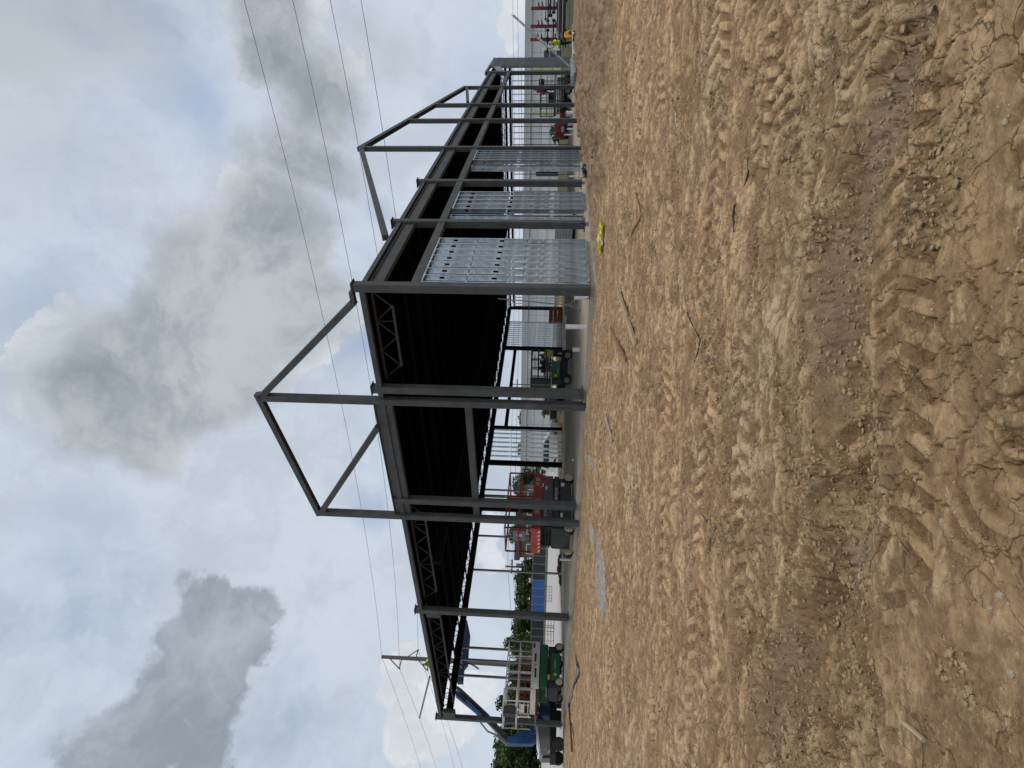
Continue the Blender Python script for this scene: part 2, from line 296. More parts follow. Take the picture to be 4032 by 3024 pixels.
    c=mix(mr.outputs['Result'],c,mix(ramp(noise(5,8,.7),.3,.7),(.88,.85,.81),(1.10,1.06,1.0)),'MULTIPLY'); mr2=N.new('ShaderNodeMapRange'); mr2.inputs['From Min'].default_value=3.6; mr2.inputs['From Max'].default_value=6.5; Lk.new(la.outputs[0],mr2.inputs['Value']); c=mix(mr2.outputs['Result'],c,(1.17,1.13,1.09),'MULTIPLY')
    c=mix(att('tread'),c,mix(ramp(noise(1.7,7,.7),.35,.65),(.17,.105,.055),(.37,.27,.175)))
    for sc_,wd_,th_,lo_ in ((2.6,.22,.014,.42),(7.5,.10,.022,.50),(17.,.05,.035,.52)):
        nz=N.new('ShaderNodeTexNoise'); nz.inputs['Scale'].default_value=sc_*2.2; nz.inputs['Detail'].default_value=6; Lk.new(pos,nz.inputs['Vector'])
        sb=N.new('ShaderNodeVectorMath'); sb.operation='SUBTRACT'; Lk.new(nz.outputs['Color'],sb.inputs[0]); sb.inputs[1].default_value=(.5,.5,.5)
        sl_=N.new('ShaderNodeVectorMath'); sl_.operation='SCALE'; Lk.new(sb.outputs[0],sl_.inputs[0]); sl_.inputs['Scale'].default_value=wd_
        av=N.new('ShaderNodeVectorMath'); av.operation='ADD'; Lk.new(pos,av.inputs[0]); Lk.new(sl_.outputs[0],av.inputs[1])
        vo=N.new('ShaderNodeTexVoronoi'); vo.feature='DISTANCE_TO_EDGE'; vo.inputs['Scale'].default_value=sc_; Lk.new(av.outputs[0],vo.inputs['Vector'])
        cm_=ramp(vo.outputs['Distance'],th_*.35,th_,(1,1,1),(0,0,0)); km=N.new('ShaderNodeMath'); km.operation='MULTIPLY'; Lk.new(cm_,km.inputs[0]); Lk.new(ramp(noise(.9+sc_*.1,4,.6),lo_,lo_+.1,(0,0,0),(.85,.85,.85)),km.inputs[1])
        c=mix(km.outputs[0],c,(.10,.056,.03))
    # grass beyond the slab and verge: decided from world position in the building frame
    def dotn(vec,off):
        d=N.new('ShaderNodeVectorMath'); d.operation='DOT_PRODUCT'; Lk.new(pos,d.inputs[0]); d.inputs[1].default_value=vec; s=N.new('ShaderNodeMath'); s.operation='SUBTRACT'; Lk.new(d.outputs['Value'],s.inputs[0]); s.inputs[1].default_value=off; return s.outputs[0]
    Xl=dotn((sT,cT,0),CX*sT+CY*cT)
    ad=N.new('ShaderNodeMath'); ad.operation='ADD'; Lk.new(Xl,ad.inputs[0]); nn=noise(.35,5); nm=N.new('ShaderNodeMath'); nm.operation='MULTIPLY'; nm.inputs[1].default_value=6; Lk.new(nn,nm.inputs[0]); Lk.new(nm.outputs[0],ad.inputs[1])
    gr=N.new('ShaderNodeMapRange'); gr.inputs['From Min'].default_value=50; gr.inputs['From Max'].default_value=52.5; Lk.new(ad.outputs[0],gr.inputs['Value'])
    c=mix(gr.outputs['Result'],c,mix(ramp(noise(.9,7,.7),.35,.65),(.045,.055,.024),(.115,.11,.05)))
    Lk.new(c,b.inputs['Base Color'])
    bp=N.new('ShaderNodeBump'); bp.inputs['Strength'].default_value=.9; bp.inputs['Distance'].default_value=.022
    s=N.new('ShaderNodeMath'); s.operation='ADD'; Lk.new(noise(26,8,.72,.3),s.inputs[0]); mm=N.new('ShaderNodeMath'); mm.operation='MULTIPLY'; mm.inputs[1].default_value=2.2; Lk.new(noise(7,6,.7,.5,st),mm.inputs[0]); Lk.new(mm.outputs[0],s.inputs[1])
    Lk.new(s.outputs[0],bp.inputs['Height']); Lk.new(bp.outputs['Normal'],b.inputs['Normal'])
    return m
def sheet(name,poly,m,off,nx=60,ny=40):                              # flat sheet following the base terrain; poly = 4 world corners
    a,b_,c,d=[np.array(p,float) for p in poly]; mb=MB()
    for i in range(nx+1):
        for j in range(ny+1):
            u=i/nx;v=j/ny; p=(a*(1-u)+b_*u)*(1-v)+(d*(1-u)+c*u)*v; mb.v.append((p[0],p[1],float(base_h(p[0:1],p[1:2])[0])+off))
    for i in range(nx):
        for j in range(ny): q=i*(ny+1)+j; mb.f.append((q,q+ny+1,q+ny+2,q+1))
    o=mb.build(name,m); o['kind']='structure'; return o
GROUND=make_ground()
def W2(X,Y): p=LW(X,Y); return (p.x,p.y)
sheet('concrete_pavement',(W2(-14,28.5),W2(46,28.5),W2(46,72),W2(-40,72)),PAVE,.03)
GRASS=mat('verge_grass',(.06,.072,.03),.9,0,.45,.8,.5,8)
sheet('grass_verge',((-75,82),(-2,66),(2,76),(-75,94)),GRASS,.06,30,12)
# clods and stones: nobody could count them
def scatter(name,n,m,smin,smax,cond,kindmask,flat=.7,rmax=9,rmin=1.2):
    ico=[]; bm=bmesh.new(); bmesh.ops.create_icosphere(bm,subdivisions=1,radius=1); base=[v.co.copy() for v in bm.verts]; fs=[[v.index for v in f.verts] for f in bm.faces]; bm.free()
    r=rmin*(rmax/rmin)**RNG.rand(n*6); a=np.radians(RNG.uniform(-42,42,n*6)); x=r*np.sin(a); y=r*np.cos(a)
    h,cr,tm,ck_shade,rd=relief(x,y); keep=(cr>.5) if kindmask else (cr<2); idx=np.where(keep)[0][:n]; z=base_h(x,y)+h
    mb=MB()
    for k in idx:
        s=smin*(smax/smin)**(RNG.rand()**2.2); jit=RNG.uniform(.65,1.3,(12,)); rot=Matrix.Rotation(RNG.uniform(0,6.3),3,'Z')
        sx,sy=RNG.uniform(.7,1.3,2); o=len(mb.v)
        for i,v in enumerate(base):
            w=rot@Vector((v.x*sx,v.y*sy,v.z*flat)); w*=s*jit[i]; mb.v.append((x[k]+w.x,y[k]+w.y,z[k]+w.z+s*.25))
        mb.f+=[tuple(q+o for q in f) for f in fs]
    ob=mb.build(name,m); ob['kind']='stuff'; return ob
CLODM=mat('clay_clod',(.33,.235,.135),.95,0,.3,9.,.4,50,spec=.15); PEBM=mat('pebble',(.37,.29,.19),.85,0,.3,14.,.2,50,spec=.2)
tag(scatter('soil_clods',7500,CLODM,.004,.020,None,True,.7,15),'crumbled brown clay clods strewn over the disturbed ground','soil clods')
tag(scatter('gravel',2200,PEBM,.002,.008,None,False,.7,6),'small pale pebbles scattered on the dry clay in the foreground','gravel')
# ---------------------------------------------------------------- slab and steel frame (all in the building frame)
def bframe(name,label,cat): return thing(name,label,cat,CO,ANG)
slab=MB().box(-.02,46.2,-.02,26.2,-.9,0).build('floor_slab',CONC); slab.location=CO; slab.rotation_euler=(0,0,ANG); slab['kind']='structure'
ft=MB(); ft.box(-.17,-.022,-.2,26.3,-.9,-.16); ft.box(-.17,36,-.34,-.022,-.9,-.13); ft.box(12.5,20,-1.0,-.342,-.9,-.20); ft.box(1,9,-.62,-.342,-.9,-.24)
f=ft.build('footing_ledge',CONCD); f.location=CO; f.rotation_euler=(0,0,ANG); f['kind']='structure'
B=bframe('steel_framed_building','single storey grey steel building frame under construction with an open dark metal roof deck','building')
CS=.125
def column(x,y,top=6.82,cap=True,cs=CS,bot=0,m=STEEL,plate=True):
    o=MB().cbox(x-cs,x+cs,y-cs,y+cs,bot,top,.012).build('column',m,B)
    if cap:
        MB().box(x-cs-.05,x+cs+.05,y-cs-.05,y+cs+.05,top+.002,top+.032).build('cap_plate',m,o)
    if plate: 
        b=MB().box(x-cs-.07,x+cs+.07,y-cs-.07,y+cs+.07,bot-.03 if bot<0 else .003,bot+.025 if bot<0 else .03)
        for i in (-1,1):
            for j in (-1,1): b.tube((x+i*(cs+.04),y+j*(cs+.04),bot+.02),(x+i*(cs+.04),y+j*(cs+.04),bot+.09),.014,6)
        b.build('base_plate',m,o)
    return o
LC=[3.67,8.87,16.0,26.0]
corner=column(.0,.0)
for y in LC: column(0,y)
for x in (4.96,9.52): column(x,0)
column(36.55,0,6.76)
# gabled parapets standing in the two facade planes
A_=(0,4.12,10.76); B_=(0,9.73,9.9)
pa=column(-.05,4.13,10.66,False,.115,-.2); pb=column(-.05,9.72,9.8,False,.115,-.25)
MB().bar((-.05,3.98,10.78),(-.05,9.86,9.90),.2,.2).build('parapet_beam',STEEL,B)
MB().bar((-.05,4.12,10.70),(-.05,.45,6.86),.2,.2).build('parapet_brace',STEEL,B)
MB().bar((-.05,9.70,9.80),(-.02,5.30,6.90),.2,.2).build('parapet_brace',STEEL,B)
MB().box(-.14,.06,.12,.5,6.82,6.95).build('brace_seat',STEEL,B)
PX=[14.55,20.35,24.5,30.3]
def ptop(x): return 10.69+(7.61-10.69)*(x-14.55)/(30.49-14.55)
for x in PX: column(x,-.05,ptop(x)-.08,False,.115,-.12)
MB().bar((14.42,-.05,10.70),(30.45,-.05,7.62),.22,.24).build('parapet_beam',STEEL,B)
MB().bar((14.55,-.05,10.64),(3.5,-.05,6.72),.2,.22).build('parapet_brace',STEEL,B)
MB().bar((30.3,-.05,7.5),(25.3,-.05,6.78),.18,.2).build('parapet_brace',STEEL,B)
# edge angles and beams
def segs(ends,lst): return [(a+CS,b-CS) for a,b in zip(ends,ends[1:])]
eb=[('eave_angle',6.50,6.67,STEEL)]
for a,b in segs([0]+LC,0): MB().box(-.09,.06,a,b,6.50,6.66).build('eave_angle',STEEL,B)
for a,b in segs([0,4.96,9.52,14.55,20.35,24.5,30.3,36.55],0):
    MB().box(a,b,-.09,.03,6.47,6.61).build('eave_angle',STEEL,B)
    w=MB(); w.box(a,b,-.08,.08,5.98,6.0); w.box(a,b,-.08,.08,6.35,6.37); w.box(a,b,-.035,-.023,6.0,6.35); w.build('roof_girder',STEEL,B)
    MB().box(a,b,-.105,.095,4.90,5.15).build('wall_beam',STEEL,B)
w=MB(); w.box(-.10,.10,4.25,9.6,6.26,6.285); w.box(-.10,.10,4.25,9.6,6.86,6.885); w.box(-.04,-.022,4.25,9.6,6.285,6.86); w.build('roof_girder',STEEL,B)
MB().box(-.02,.16,4.25,9.6,3.62,3.85).build('wall_beam',STEEL,B)
# far sides
for x in (2.35,3.3,4.05,6.25,9.6,12.5,16.4,17.0): 
    o=MB().cbox(x-.055,x+.055,25.94,26.06,.01,6.9 if x==2.35 else 5.95,.008).build('wall_post',GALVD,B)
for x in (15.1,20.0,24.4,37.3,46.0): column(x,26,6.2,False,.15,0,SHADEST)
for y in (8.,16.): column(46,y,6.2,False,.12,0,SHADEST)
MB().box(0.13,46,25.9,26.1,5.96,6.34).build('eave_beam',SHADEST,B)
MB().box(24.6,37.1,25.9,26.1,4.78,5.08).build('wall_beam',SHADEST,B)
MB().box(45.9,46.1,.2,26,5.55,5.72).build('eave_beam',SHADEST,B)
MB().box(45.9,46.1,.2,26,6.1,6.2).build('eave_beam',SHADEST,B)
for y in (12.9,): MB().box(.2,45.8,y-.1,y+.1,5.45,5.80).build('ridge_beam',SHADEST,B)
for x in (9.5,18.5,27.5,36.5): column(x,12.9,5.45,False,.11,0,SHADEST,True) if x in (27.5,36.5) and False else None
for y in (4.13,9.72):
    k=MB(); k.box(-.17,-.166,y-.09,y+.09,6.3,6.8); [k.tube((-.166,y+a,z),(-.19,y+a,z),.014,6) for a in (-.06,.06) for z in (6.36,6.48,6.62,6.74)]; k.build('splice_plate',STEEL,B)
for x in (4.96,9.52,14.55,20.35,24.5,30.3,36.55):
    k=MB(); k.box(x-.16,x-.13,-.10,.09,5.96,6.4); [k.tube((x-.2,-.09,z),(x-.2,-.115,z),.012,6) for z in (6.05,6.15,6.25)]; k.build('shear_plate',STEEL,B)
# corrugated deck (ribs run along the building) seen from below
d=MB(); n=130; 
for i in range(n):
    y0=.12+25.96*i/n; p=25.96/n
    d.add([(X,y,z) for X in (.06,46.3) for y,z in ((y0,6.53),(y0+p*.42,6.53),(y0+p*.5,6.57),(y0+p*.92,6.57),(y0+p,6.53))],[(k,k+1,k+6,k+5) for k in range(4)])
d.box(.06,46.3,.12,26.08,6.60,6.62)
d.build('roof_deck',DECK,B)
def joist(X,y0,y1,zt,zb,n,name='roof_joist',m=SHADEST,r=.018,ch=.05,inset=.55):
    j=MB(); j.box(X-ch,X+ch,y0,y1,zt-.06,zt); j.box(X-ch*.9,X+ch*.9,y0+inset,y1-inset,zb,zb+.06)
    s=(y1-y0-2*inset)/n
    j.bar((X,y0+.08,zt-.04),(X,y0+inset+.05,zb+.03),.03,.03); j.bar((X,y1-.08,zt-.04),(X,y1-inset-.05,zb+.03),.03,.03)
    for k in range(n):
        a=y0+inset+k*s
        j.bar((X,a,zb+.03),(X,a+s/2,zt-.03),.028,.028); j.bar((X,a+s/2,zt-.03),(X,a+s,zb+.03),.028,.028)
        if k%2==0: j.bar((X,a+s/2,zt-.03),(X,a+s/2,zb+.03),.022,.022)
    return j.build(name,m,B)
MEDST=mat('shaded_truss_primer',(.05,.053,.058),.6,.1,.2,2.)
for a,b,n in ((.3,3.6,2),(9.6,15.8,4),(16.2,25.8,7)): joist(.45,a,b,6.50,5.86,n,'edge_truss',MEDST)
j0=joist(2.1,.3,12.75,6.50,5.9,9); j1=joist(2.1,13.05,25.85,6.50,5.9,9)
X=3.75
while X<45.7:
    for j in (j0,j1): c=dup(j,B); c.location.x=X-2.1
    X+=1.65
joist(46.0,.2,25.8,6.1,5.72,26,'edge_truss',SHADEST)
MB().box(-.12,.12,16.13,16.4,5.75,6.35).build('girder_stub',STEEL,B); MB().box(-.12,.12,25.3,25.87,5.75,6.4).build('girder_stub',STEEL,B)
# ---------------------------------------------------------------- light gauge stud walls
def stud_mesh(z0,z1,dep,fl,holes,flip=1,hw=.034,hh=.075):
    m=MB(); t=.006; cuts=sorted([h for h in holes if z0+.2<h<z1-.2])
    def web(a,b,y0,y1): m.box(-t/2,t/2,y0,y1,a,b)
    z=z0
    for h in cuts:
        web(z,h-hh,0,dep); web(h-hh,h+hh,0,dep/2-hw); web(h-hh,h+hh,dep/2+hw,dep); z=h+hh
    web(z,z1,0,dep)
    for y in (0,dep-t): m.box(t/2 if flip>0 else -t/2-fl,fl if flip>0 else -t/2,y,y+t,z0,z1)
    return m
def studwall(kind,x0,x1,z0,z1,dep,sp,holes,bridges,m,off=0.,along='X',pos=0.,xs=None):
    """panel standing along X at y=pos..pos+dep (or along Y at x=pos)"""
    root=None; M=Matrix.Identity(4)
    if along=='Y': M=T(pos,0,0)@R(math.pi/2,'Z')@T(0,-dep,0)
    else: M=T(0,pos,0)
    def track(za,zb,zc,zd,nm,par):
        tr=MB(); tr.box(x0,x1,0,dep,za,zb,M)
        for y in (-.003,dep): tr.box(x0,x1,y,y+.003,zc,zd,M)
        return tr.build(nm,m,par)
    w=track(z0,z0+.008,z0,z0+.05,'stud_wall',B); track(z1-.008,z1,z1-.05,z1,'top_track',w)
    if xs is None:
        n=max(1,round((x1-x0)/sp)); xs=[x0+.02+(x1-x0-.04)*i/n for i in range(n+1)]
    s=stud_mesh(z0+.01,z1-.01,dep,.045,holes); base=None
    for i,x in enumerate(xs):
        if base is None: base=s.build('stud',m,w); me=base.data
        o=base if i==0 else base.copy()
        if i: COL.objects.link(o); o.parent=w
        jx=0 if i in (0,len(xs)-1) else random.uniform(-.012,.012); o.matrix_local=M@T(x+jx,0,0)@R(random.uniform(-.035,.035),'Z') if x<xs[-1]-1e-6 else M@T(x,0,0)@Matrix.Scale(-1,4,(1,0,0))
    for z in bridges: MB().box(x0+.03,x1-.03,dep/2-.02,dep/2+.02,z-.02,z+.02,M).build('bridging_channel',m,w)
    return w
HZ=[1.19,2.78,4.33]; BZ=[1.95,3.59]
studwall('',.16,3.45,.0,4.88,.18,.46,HZ,BZ,GALV,pos=-.10)
studwall('',6.2,8.15,.0,4.88,.18,.46,HZ,BZ,GALV,pos=-.10); studwall('',5.62,5.9,.0,4.88,.2,.3,HZ,[],GALV,pos=.0)
studwall('',12.5,14.15,.0,4.88,.2,.41,HZ,BZ,GALV,pos=-.10); studwall('',11.75,12.1,.0,4.88,.2,.35,HZ,[],GALV,pos=.0)
studwall('',39.6,44.0,.0,6.78,.2,.24,[1.2,2.4,3.6,4.8],[],GALVD,pos=-.12)
MB().box(36.3,44.05,-.16,.12,6.80,6.90).build('top_track',GALVD,B)
studwall('',36.75,37.15,.0,6.78,.2,.4,[1.0,2.0,3.1,4.2,5.2],[],GALVD,pos=-.1)
MB().bar((37.1,0,5.7),(39.6,0,6.2),.15,.5).build('header_beam',GALVD,B)
studwall('',20.2,24.2,0,5.95,.15,.60,HZ,[],GALV,pos=25.9); studwall('',15.3,16.3,0,5.95,.15,.9,HZ,[],GALVD,pos=25.9)
studwall('',37.6,42.8,0,5.95,.15,.42,HZ,[1.9,3.5],GALV,pos=25.9)
studwall('',24.2,25.85,0,5.5,.15,.42,HZ,[1.9,3.5],GALV,along='Y',pos=46)
studwall('',.3,7.8,0,5.5,.15,.58,[1.2,2.4],[1.75,2.7,3.7,4.6],GALVD,along='Y',pos=46)
studwall('',8.3,15.8,0,5.5,.15,.58,[1.2,2.4],[1.75,2.7,3.7,4.6],GALVD,along='Y',pos=46)
# marker writing on the front parapet column, tag on the corner column
MARK=mat('black_marker',(.03,.03,.03),.8,0,.1,10.)
def colpaint(txt,y,z,size,x=-.168): textmesh(txt,size,MARK,B,Matrix(((0,0,-1,x),(0,-1,0,y),(-1,0,0,z),(0,0,0,1)))@Matrix.Identity(4))
def colpaint(txt,y,z,size,x=-.168):
    # text x axis runs down the column, letter tops point to -Y (right), face looks to -X
    M=Matrix(((0,0,-1,x),(0,-1,0,y),(-1,0,0,z),(0,0,0,1))); textmesh(txt,size,MARK,B,M)
colpaint('C1 WEST CW',4.12,.70,.10); colpaint('C2 WEST',9.72,.75,.085); colpaint('WEST C4',0.,.55,.075,-.128)
# worker-lifted header tube and roof stub
t=thing('steel_tube','long grey steel tube tilted above the roof edge beside the roof worker','steel tube',CO,ANG)
e0=onX(1652,2826,1.2); e1=onX(1692,2665,1.2); MB().bar(e0,e1,.10,.10).build('tube_length',GALVD,t)
t.parent=None
# ---------------------------------------------------------------- machines
def wheel(x,y,r,w,parent,rimm,side=1,rr=.6):
    M=T(x,y,r)
    o=MB().ring([(r*.62,-w/2),(r*.93,-w/2),(r,-w*.36),(r,w*.36),(r*.93,w/2),(r*.62,w/2)],26,M).build('wheel',BLACK,parent)
    k=MB().ring([(r*rr,-w/2-.012),(r*rr*.96,-w/2-.02),(r*rr*.8,-w*.2),(r*rr*.8,w*.2),(r*rr*.96,w/2+.02),(r*rr,w/2+.012)],20,M)
    for s in (-1,1):
        k.ring([(r*.2,s*w*.44-.02),(r*.2,s*w*.44+.02)],10,M)
        for i in range(6):
            a=i*math.pi/3; k.tube((x+r*.38*math.cos(a),y+s*w*.3,r+r*.38*math.sin(a)),(x+r*.38*math.cos(a),y+s*w*.42,r+r*.38*math.sin(a)),r*.05,5)
    k.build('rim',rimm,o); return o
def rails(parent,x0,x1,y0,y1,z,h,m,posts=4,gap=False,name='guardrail'):
    for (a,b,n) in (((x0,y0),(x1,y0),posts),((x0,y1),(x1,y1),posts),((x0,y0),(x0,y1),2),((x1,y0),(x1,y1),2)):
        g=MB(); 
        for zz in (z+h,z+h*.52): g.bar((a[0],a[1],zz),(b[0],b[1],zz),.055,.055)
        for i in range(n): 
            t=i/(n-1) if n>1 else 0; g.bar((a[0]+(b[0]-a[0])*t,a[1]+(b[1]-a[1])*t,z),(a[0]+(b[0]-a[0])*t,a[1]+(b[1]-a[1])*t,z+h),.05,.05,(1,0,0))
        g.build(name,m,parent)
def scissors(parent,x0,x1,y0,y1,z0,z1,n,m):
    dz=(z1-z0)/n
    for k in range(n):
        s=MB()
        for y in (y0,y1):
            s.bar((x0,y,z0+k*dz+.04),(x1,y,z0+k*dz+dz*.62),.07,dz*.62); s.bar((x1,y+.08*(1 if y<(y0+y1)/2 else -1),z0+k*dz+.04),(x0,y+.08*(1 if y<(y0+y1)/2 else -1),z0+k*dz+dz*.62),.07,dz*.62)
        for x in (x0+.05,(x0+x1)/2,x1-.05): s.tube((x,y0,z0+k*dz+dz/2),(x,y1,z0+k*dz+dz/2),.03,8)
        s.build('scissor_arm',m,parent)
# big red-and-black scissor lift: origin at near-left corner of the body
p=LW(.0,10.1); LR=thing('scissor_lift','large scissor lift with red platform, hazard striped end and charcoal body on cream wheels','scissor lift',p,ANG)
MB().cbox(.05,2.75,.12,1.35,.14,.85,.03).build('chassis',CHAR,LR)
for x in (-.05,2.62):
    for y in (.05,1.42): wheel(x,y,.20,.2,LR,BEIGE,rr=.92)
MB().cbox(.35,2.45,-.02,.11,.10,.56,.03).build('side_tray',CHAR,LR)
MB().cbox(.1,2.72,-.02,.10,.60,.80,.015).build('side_tray',GREYP if False else CHAR,LR)
scissors(LR,.1,2.7,.15,1.3,.80,1.26,4,CHAR)
h=MB()
for i in range(9): h.box(.5+i*.24,.62+i*.24,.045,.1,.93,.975)
h.build('warning_dashes',WHITE,LR)
pl=MB(); pl.box(-.1,2.84,0,1.40,1.27,1.34); pl.box(-.1,2.84,-.04,0.0,1.29,1.64); pl.box(-.1,2.84,1.40,1.43,1.29,1.62); pl.box(2.84,2.87,0,1.40,1.29,1.62); pl.build('platform',RED,LR)
MB().box(-.16,-.10,-.04,1.40,1.30,1.66).build('end_panel',REDB,LR)
MB().cbox(.1,2.7,-.05,.0,.84,1.22,.01).build('stowed_arm_cover',mat('slate_cover',(.06,.07,.08),.5),LR)
hz=MB()
for i in range(6): 
    y=.02+i*.225; hz.prism([(y,1.305),(y+.11,1.305),(y+.19,1.39),(y+.08,1.39)],-.175,-.163,'x')
hz.build('hazard_stripes',mat('hazard_cream',(.7,.55,.35),.6,0,.1,5.),LR)
rails(LR,-.1,2.84,0,1.40,1.62,1.04,RED,3)
MB().cbox(-.05,.25,.25,.85,1.85,2.35,.03).build('control_box',GREYP,LR); MB().box(-.056,-.052,.42,.56,2.0,2.22).build('label_plate',WHITE,LR)
MB().box(.3,.5,.9,1.3,1.36,1.75).build('cable_box',CHAR,LR)
def ftext(txt,size,x,z,par,m=WHITE,y=-.03):   # reads from the -Y side
    M=Matrix(((1,0,0,x),(0,0,-1,y),(0,1,0,z),(0,0,0,1))); textmesh(txt,size,m,par,M)
ftext('LE 20',.20,2.35,1.47,LR,y=-.045); ftext('SKYJACK',.20,1.0,1.45,LR,y=-.045); ftext('SKYJACK',.17,1.75,.70,LR,y=-.025); ftext('SKYJACK',.13,.75,1.12,LR,y=-.055)
MB().box(2.25,2.62,-.06,-.052,.98,1.18).build('label_plate',RED,LR); MB().box(2.15,2.35,-.03,-.025,.38,.52).build('label_plate',WHITE,LR); MB().box(.5,.72,-.03,-.025,.44,.54).build('label_plate',WHITE,LR); MB().box(1.9,2.1,-.06,-.052,1.06,1.16).build('label_plate',WHITE,LR)
# low green lift behind it
p=LW(8.5,20.9); L6=thing('scissor_lift','low green scissor lift behind the striped red platform end','scissor lift',p,ANG)
MB().cbox(.1,2.0,.1,1.1,.2,.75,.03).build('chassis',GREEN,L6)
for x in (.35,1.8):
    for y in (.05,1.12): wheel(x,y,.26,.18,L6,CHAR)
scissors(L6,.1,2.0,.15,1.0,.80,1.6,5,GREEN); MB().box(0,2.1,0,1.2,1.62,1.7).build('deck',GREYP,L6); MB().box(.04,.09,.4,.65,.35,.5).build('label_plate',YEL,L6)
# white-platform scissor lift on green base
p=LW(.0,22.2); LG=thing('scissor_lift','wide scissor lift with white railed deck over green arms, lowered behind the left end bay','scissor lift',p,ANG)
MB().cbox(.05,2.3,.15,1.5,.28,.80,.03).build('chassis',CHAR,LG)
MB().cbox(.42,1.85,-.02,.14,.20,.66,.03).build('side_box',GREEN,LG)
for x in (.28,2.15):
    for y in (0.02,1.62): wheel(x,y,.24,.2,LG,BEIGE,rr=.72)
scissors(LG,.0,2.32,.12,1.55,.80,1.25,6,GREEN); MB().cbox(.0,2.3,.0,.1,.86,1.22,.01).build('arm_side',GREEN,LG)
MB().box(.45,.7,.02,.12,.70,.82).build('manual_box',YEL,LG)
MB().box(-.05,2.4,0,1.7,1.25,1.31).build('deck',GREYP,LG)
MB().box(-.1,2.4,-.04,.0,1.26,1.66).build('deck_fascia',WHITE,LG); MB().box(-1.32,-.1,.03,.07,1.40,1.66).build('deck_fascia',WHITE,LG)
MB().box(-1.32,-.05,.07,1.64,1.36,1.40).build('extension_deck',GREYP,LG)
MB().box(2.05,2.3,-.046,-.041,1.50,1.62).build('label_plate',BLUE,LG); MB().box(1.3,1.75,-.046,-.041,1.42,1.52).build('label_plate',CHAR,LG); MB().ring([(.08,-.05),(.08,-.042)],14,T(1.12,0,1.47)).build('round_decal',YEL,LG)
MB().box(.45,.95,-.046,-.041,1.40,1.50).build('label_plate',CHAR,LG); MB().ring([(.08,-.03),(.08,-.022)],14,T(.68,0,.44)).build('round_decal',YEL,LG); ftext('SUNBELT',.12,1.25,.44,LG)
rails(LG,-.1,2.4,0,1.7,1.64,1.28,WHITE,4); rails(LG,-1.32,-.15,.05,1.64,1.64,1.34,WHITE,3)
MB().cbox(-1.40,-1.02,-.05,.35,2.35,2.95,.03).build('control_box',CHAR,LG)
g=MB(); [g.bar((-1.3,.0,z),(-.85,.0,z),.04,.04) for z in (1.75,1.95,2.15)]; g.box(-1.3,-.9,-.01,.0,1.95,2.15); g.build('entry_gate',WHITE,LG)
# red scissor lift parked behind the white one
p=LW(2.0,26.9,-.1); L3=thing('scissor_lift','red railed scissor lift parked behind the white-decked lift','scissor lift',p,ANG)
MB().cbox(0,2.4,0,1.2,.3,.8,.03).build('chassis',CHAR,L3)
for x in (.3,2.1):
    for y in (-.02,1.22): wheel(x,y,.28,.2,L3,GREYP)
scissors(L3,.1,2.3,.1,1.1,.82,1.4,4,CHAR); MB().box(-1.2,2.5,0,1.2,1.42,1.62).build('platform',RED,L3); rails(L3,-1.2,2.5,0,1.2,1.6,1.15,RED,5)
# middle green lift
p=LW(9.5,10.3); L4=thing('scissor_lift','dark green scissor lift with black folded basket beside the bending worker','scissor lift',p,ANG-1.05)
MB().cbox(0.1,1.75,.1,1.0,.22,.55,.03).build('chassis',BLACK,L4)
MB().cbox(.35,1.18,.0,1.05,.58,1.06,.04).build('side_cover',GREEN,L4)
MB().box(.02,.3,.1,1.0,.55,1.0).build('battery_box',CHAR,L4)
for x in (.28,1.55):
    for y in (.02,1.06): wheel(x,y,.24,.18,L4,GREYP)
scissors(L4,.1,1.7,.15,.9,1.06,1.30,2,CHAR); MB().box(.0,1.75,.05,1.0,1.30,1.36).build('platform',CHAR,L4)
rails(L4,.35,1.72,.05,1.0,1.36,.72,CHAR,4); ftext('SUNBELT',.09,.75,.72,L4,mat('faded_white',(.4,.45,.4),.7),y=-.012); MB().ring([(.07,-.02),(.07,-.004)],12,T(.5,0,.83)).build('round_decal',YEL,L4)
cl=MB()
for i in range(7): cl.cbox(.45+.15*i,.58+.15*i,.2,.8,1.38,1.45+.35*((i*37)%5)/5,.01)
cl.build('loaded_fittings',BLACK,L4)
# green lift at the far right end of the slab
p=LW(39.6,.6); L5=thing('scissor_lift','green scissor lift with cluttered grey basket at the far right end of the slab','scissor lift',p,ANG+math.pi/2-.35)
MB().cbox(0.1,2.5,.15,1.5,.35,.7,.03).build('chassis',BLACK,L5)
for x in (.35,2.35):
    for y in (.02,1.62): wheel(x,y,.36,.25,L5,GREYP)
scissors(L5,.1,2.5,.2,1.4,.72,1.25,4,GREEND); MB().box(-.1,2.7,0,1.6,1.28,1.5).build('platform',GREYP,L5); rails(L5,-.1,2.7,0,1.6,1.5,1.1,GREYP,5)
MB().cbox(.2,.7,.2,.7,2.3,2.75,.03).build('control_box',BLACK,L5); MB().cbox(1.3,1.9,.3,.9,1.5,1.95,.02).build('tool_box',CHAR,L5)
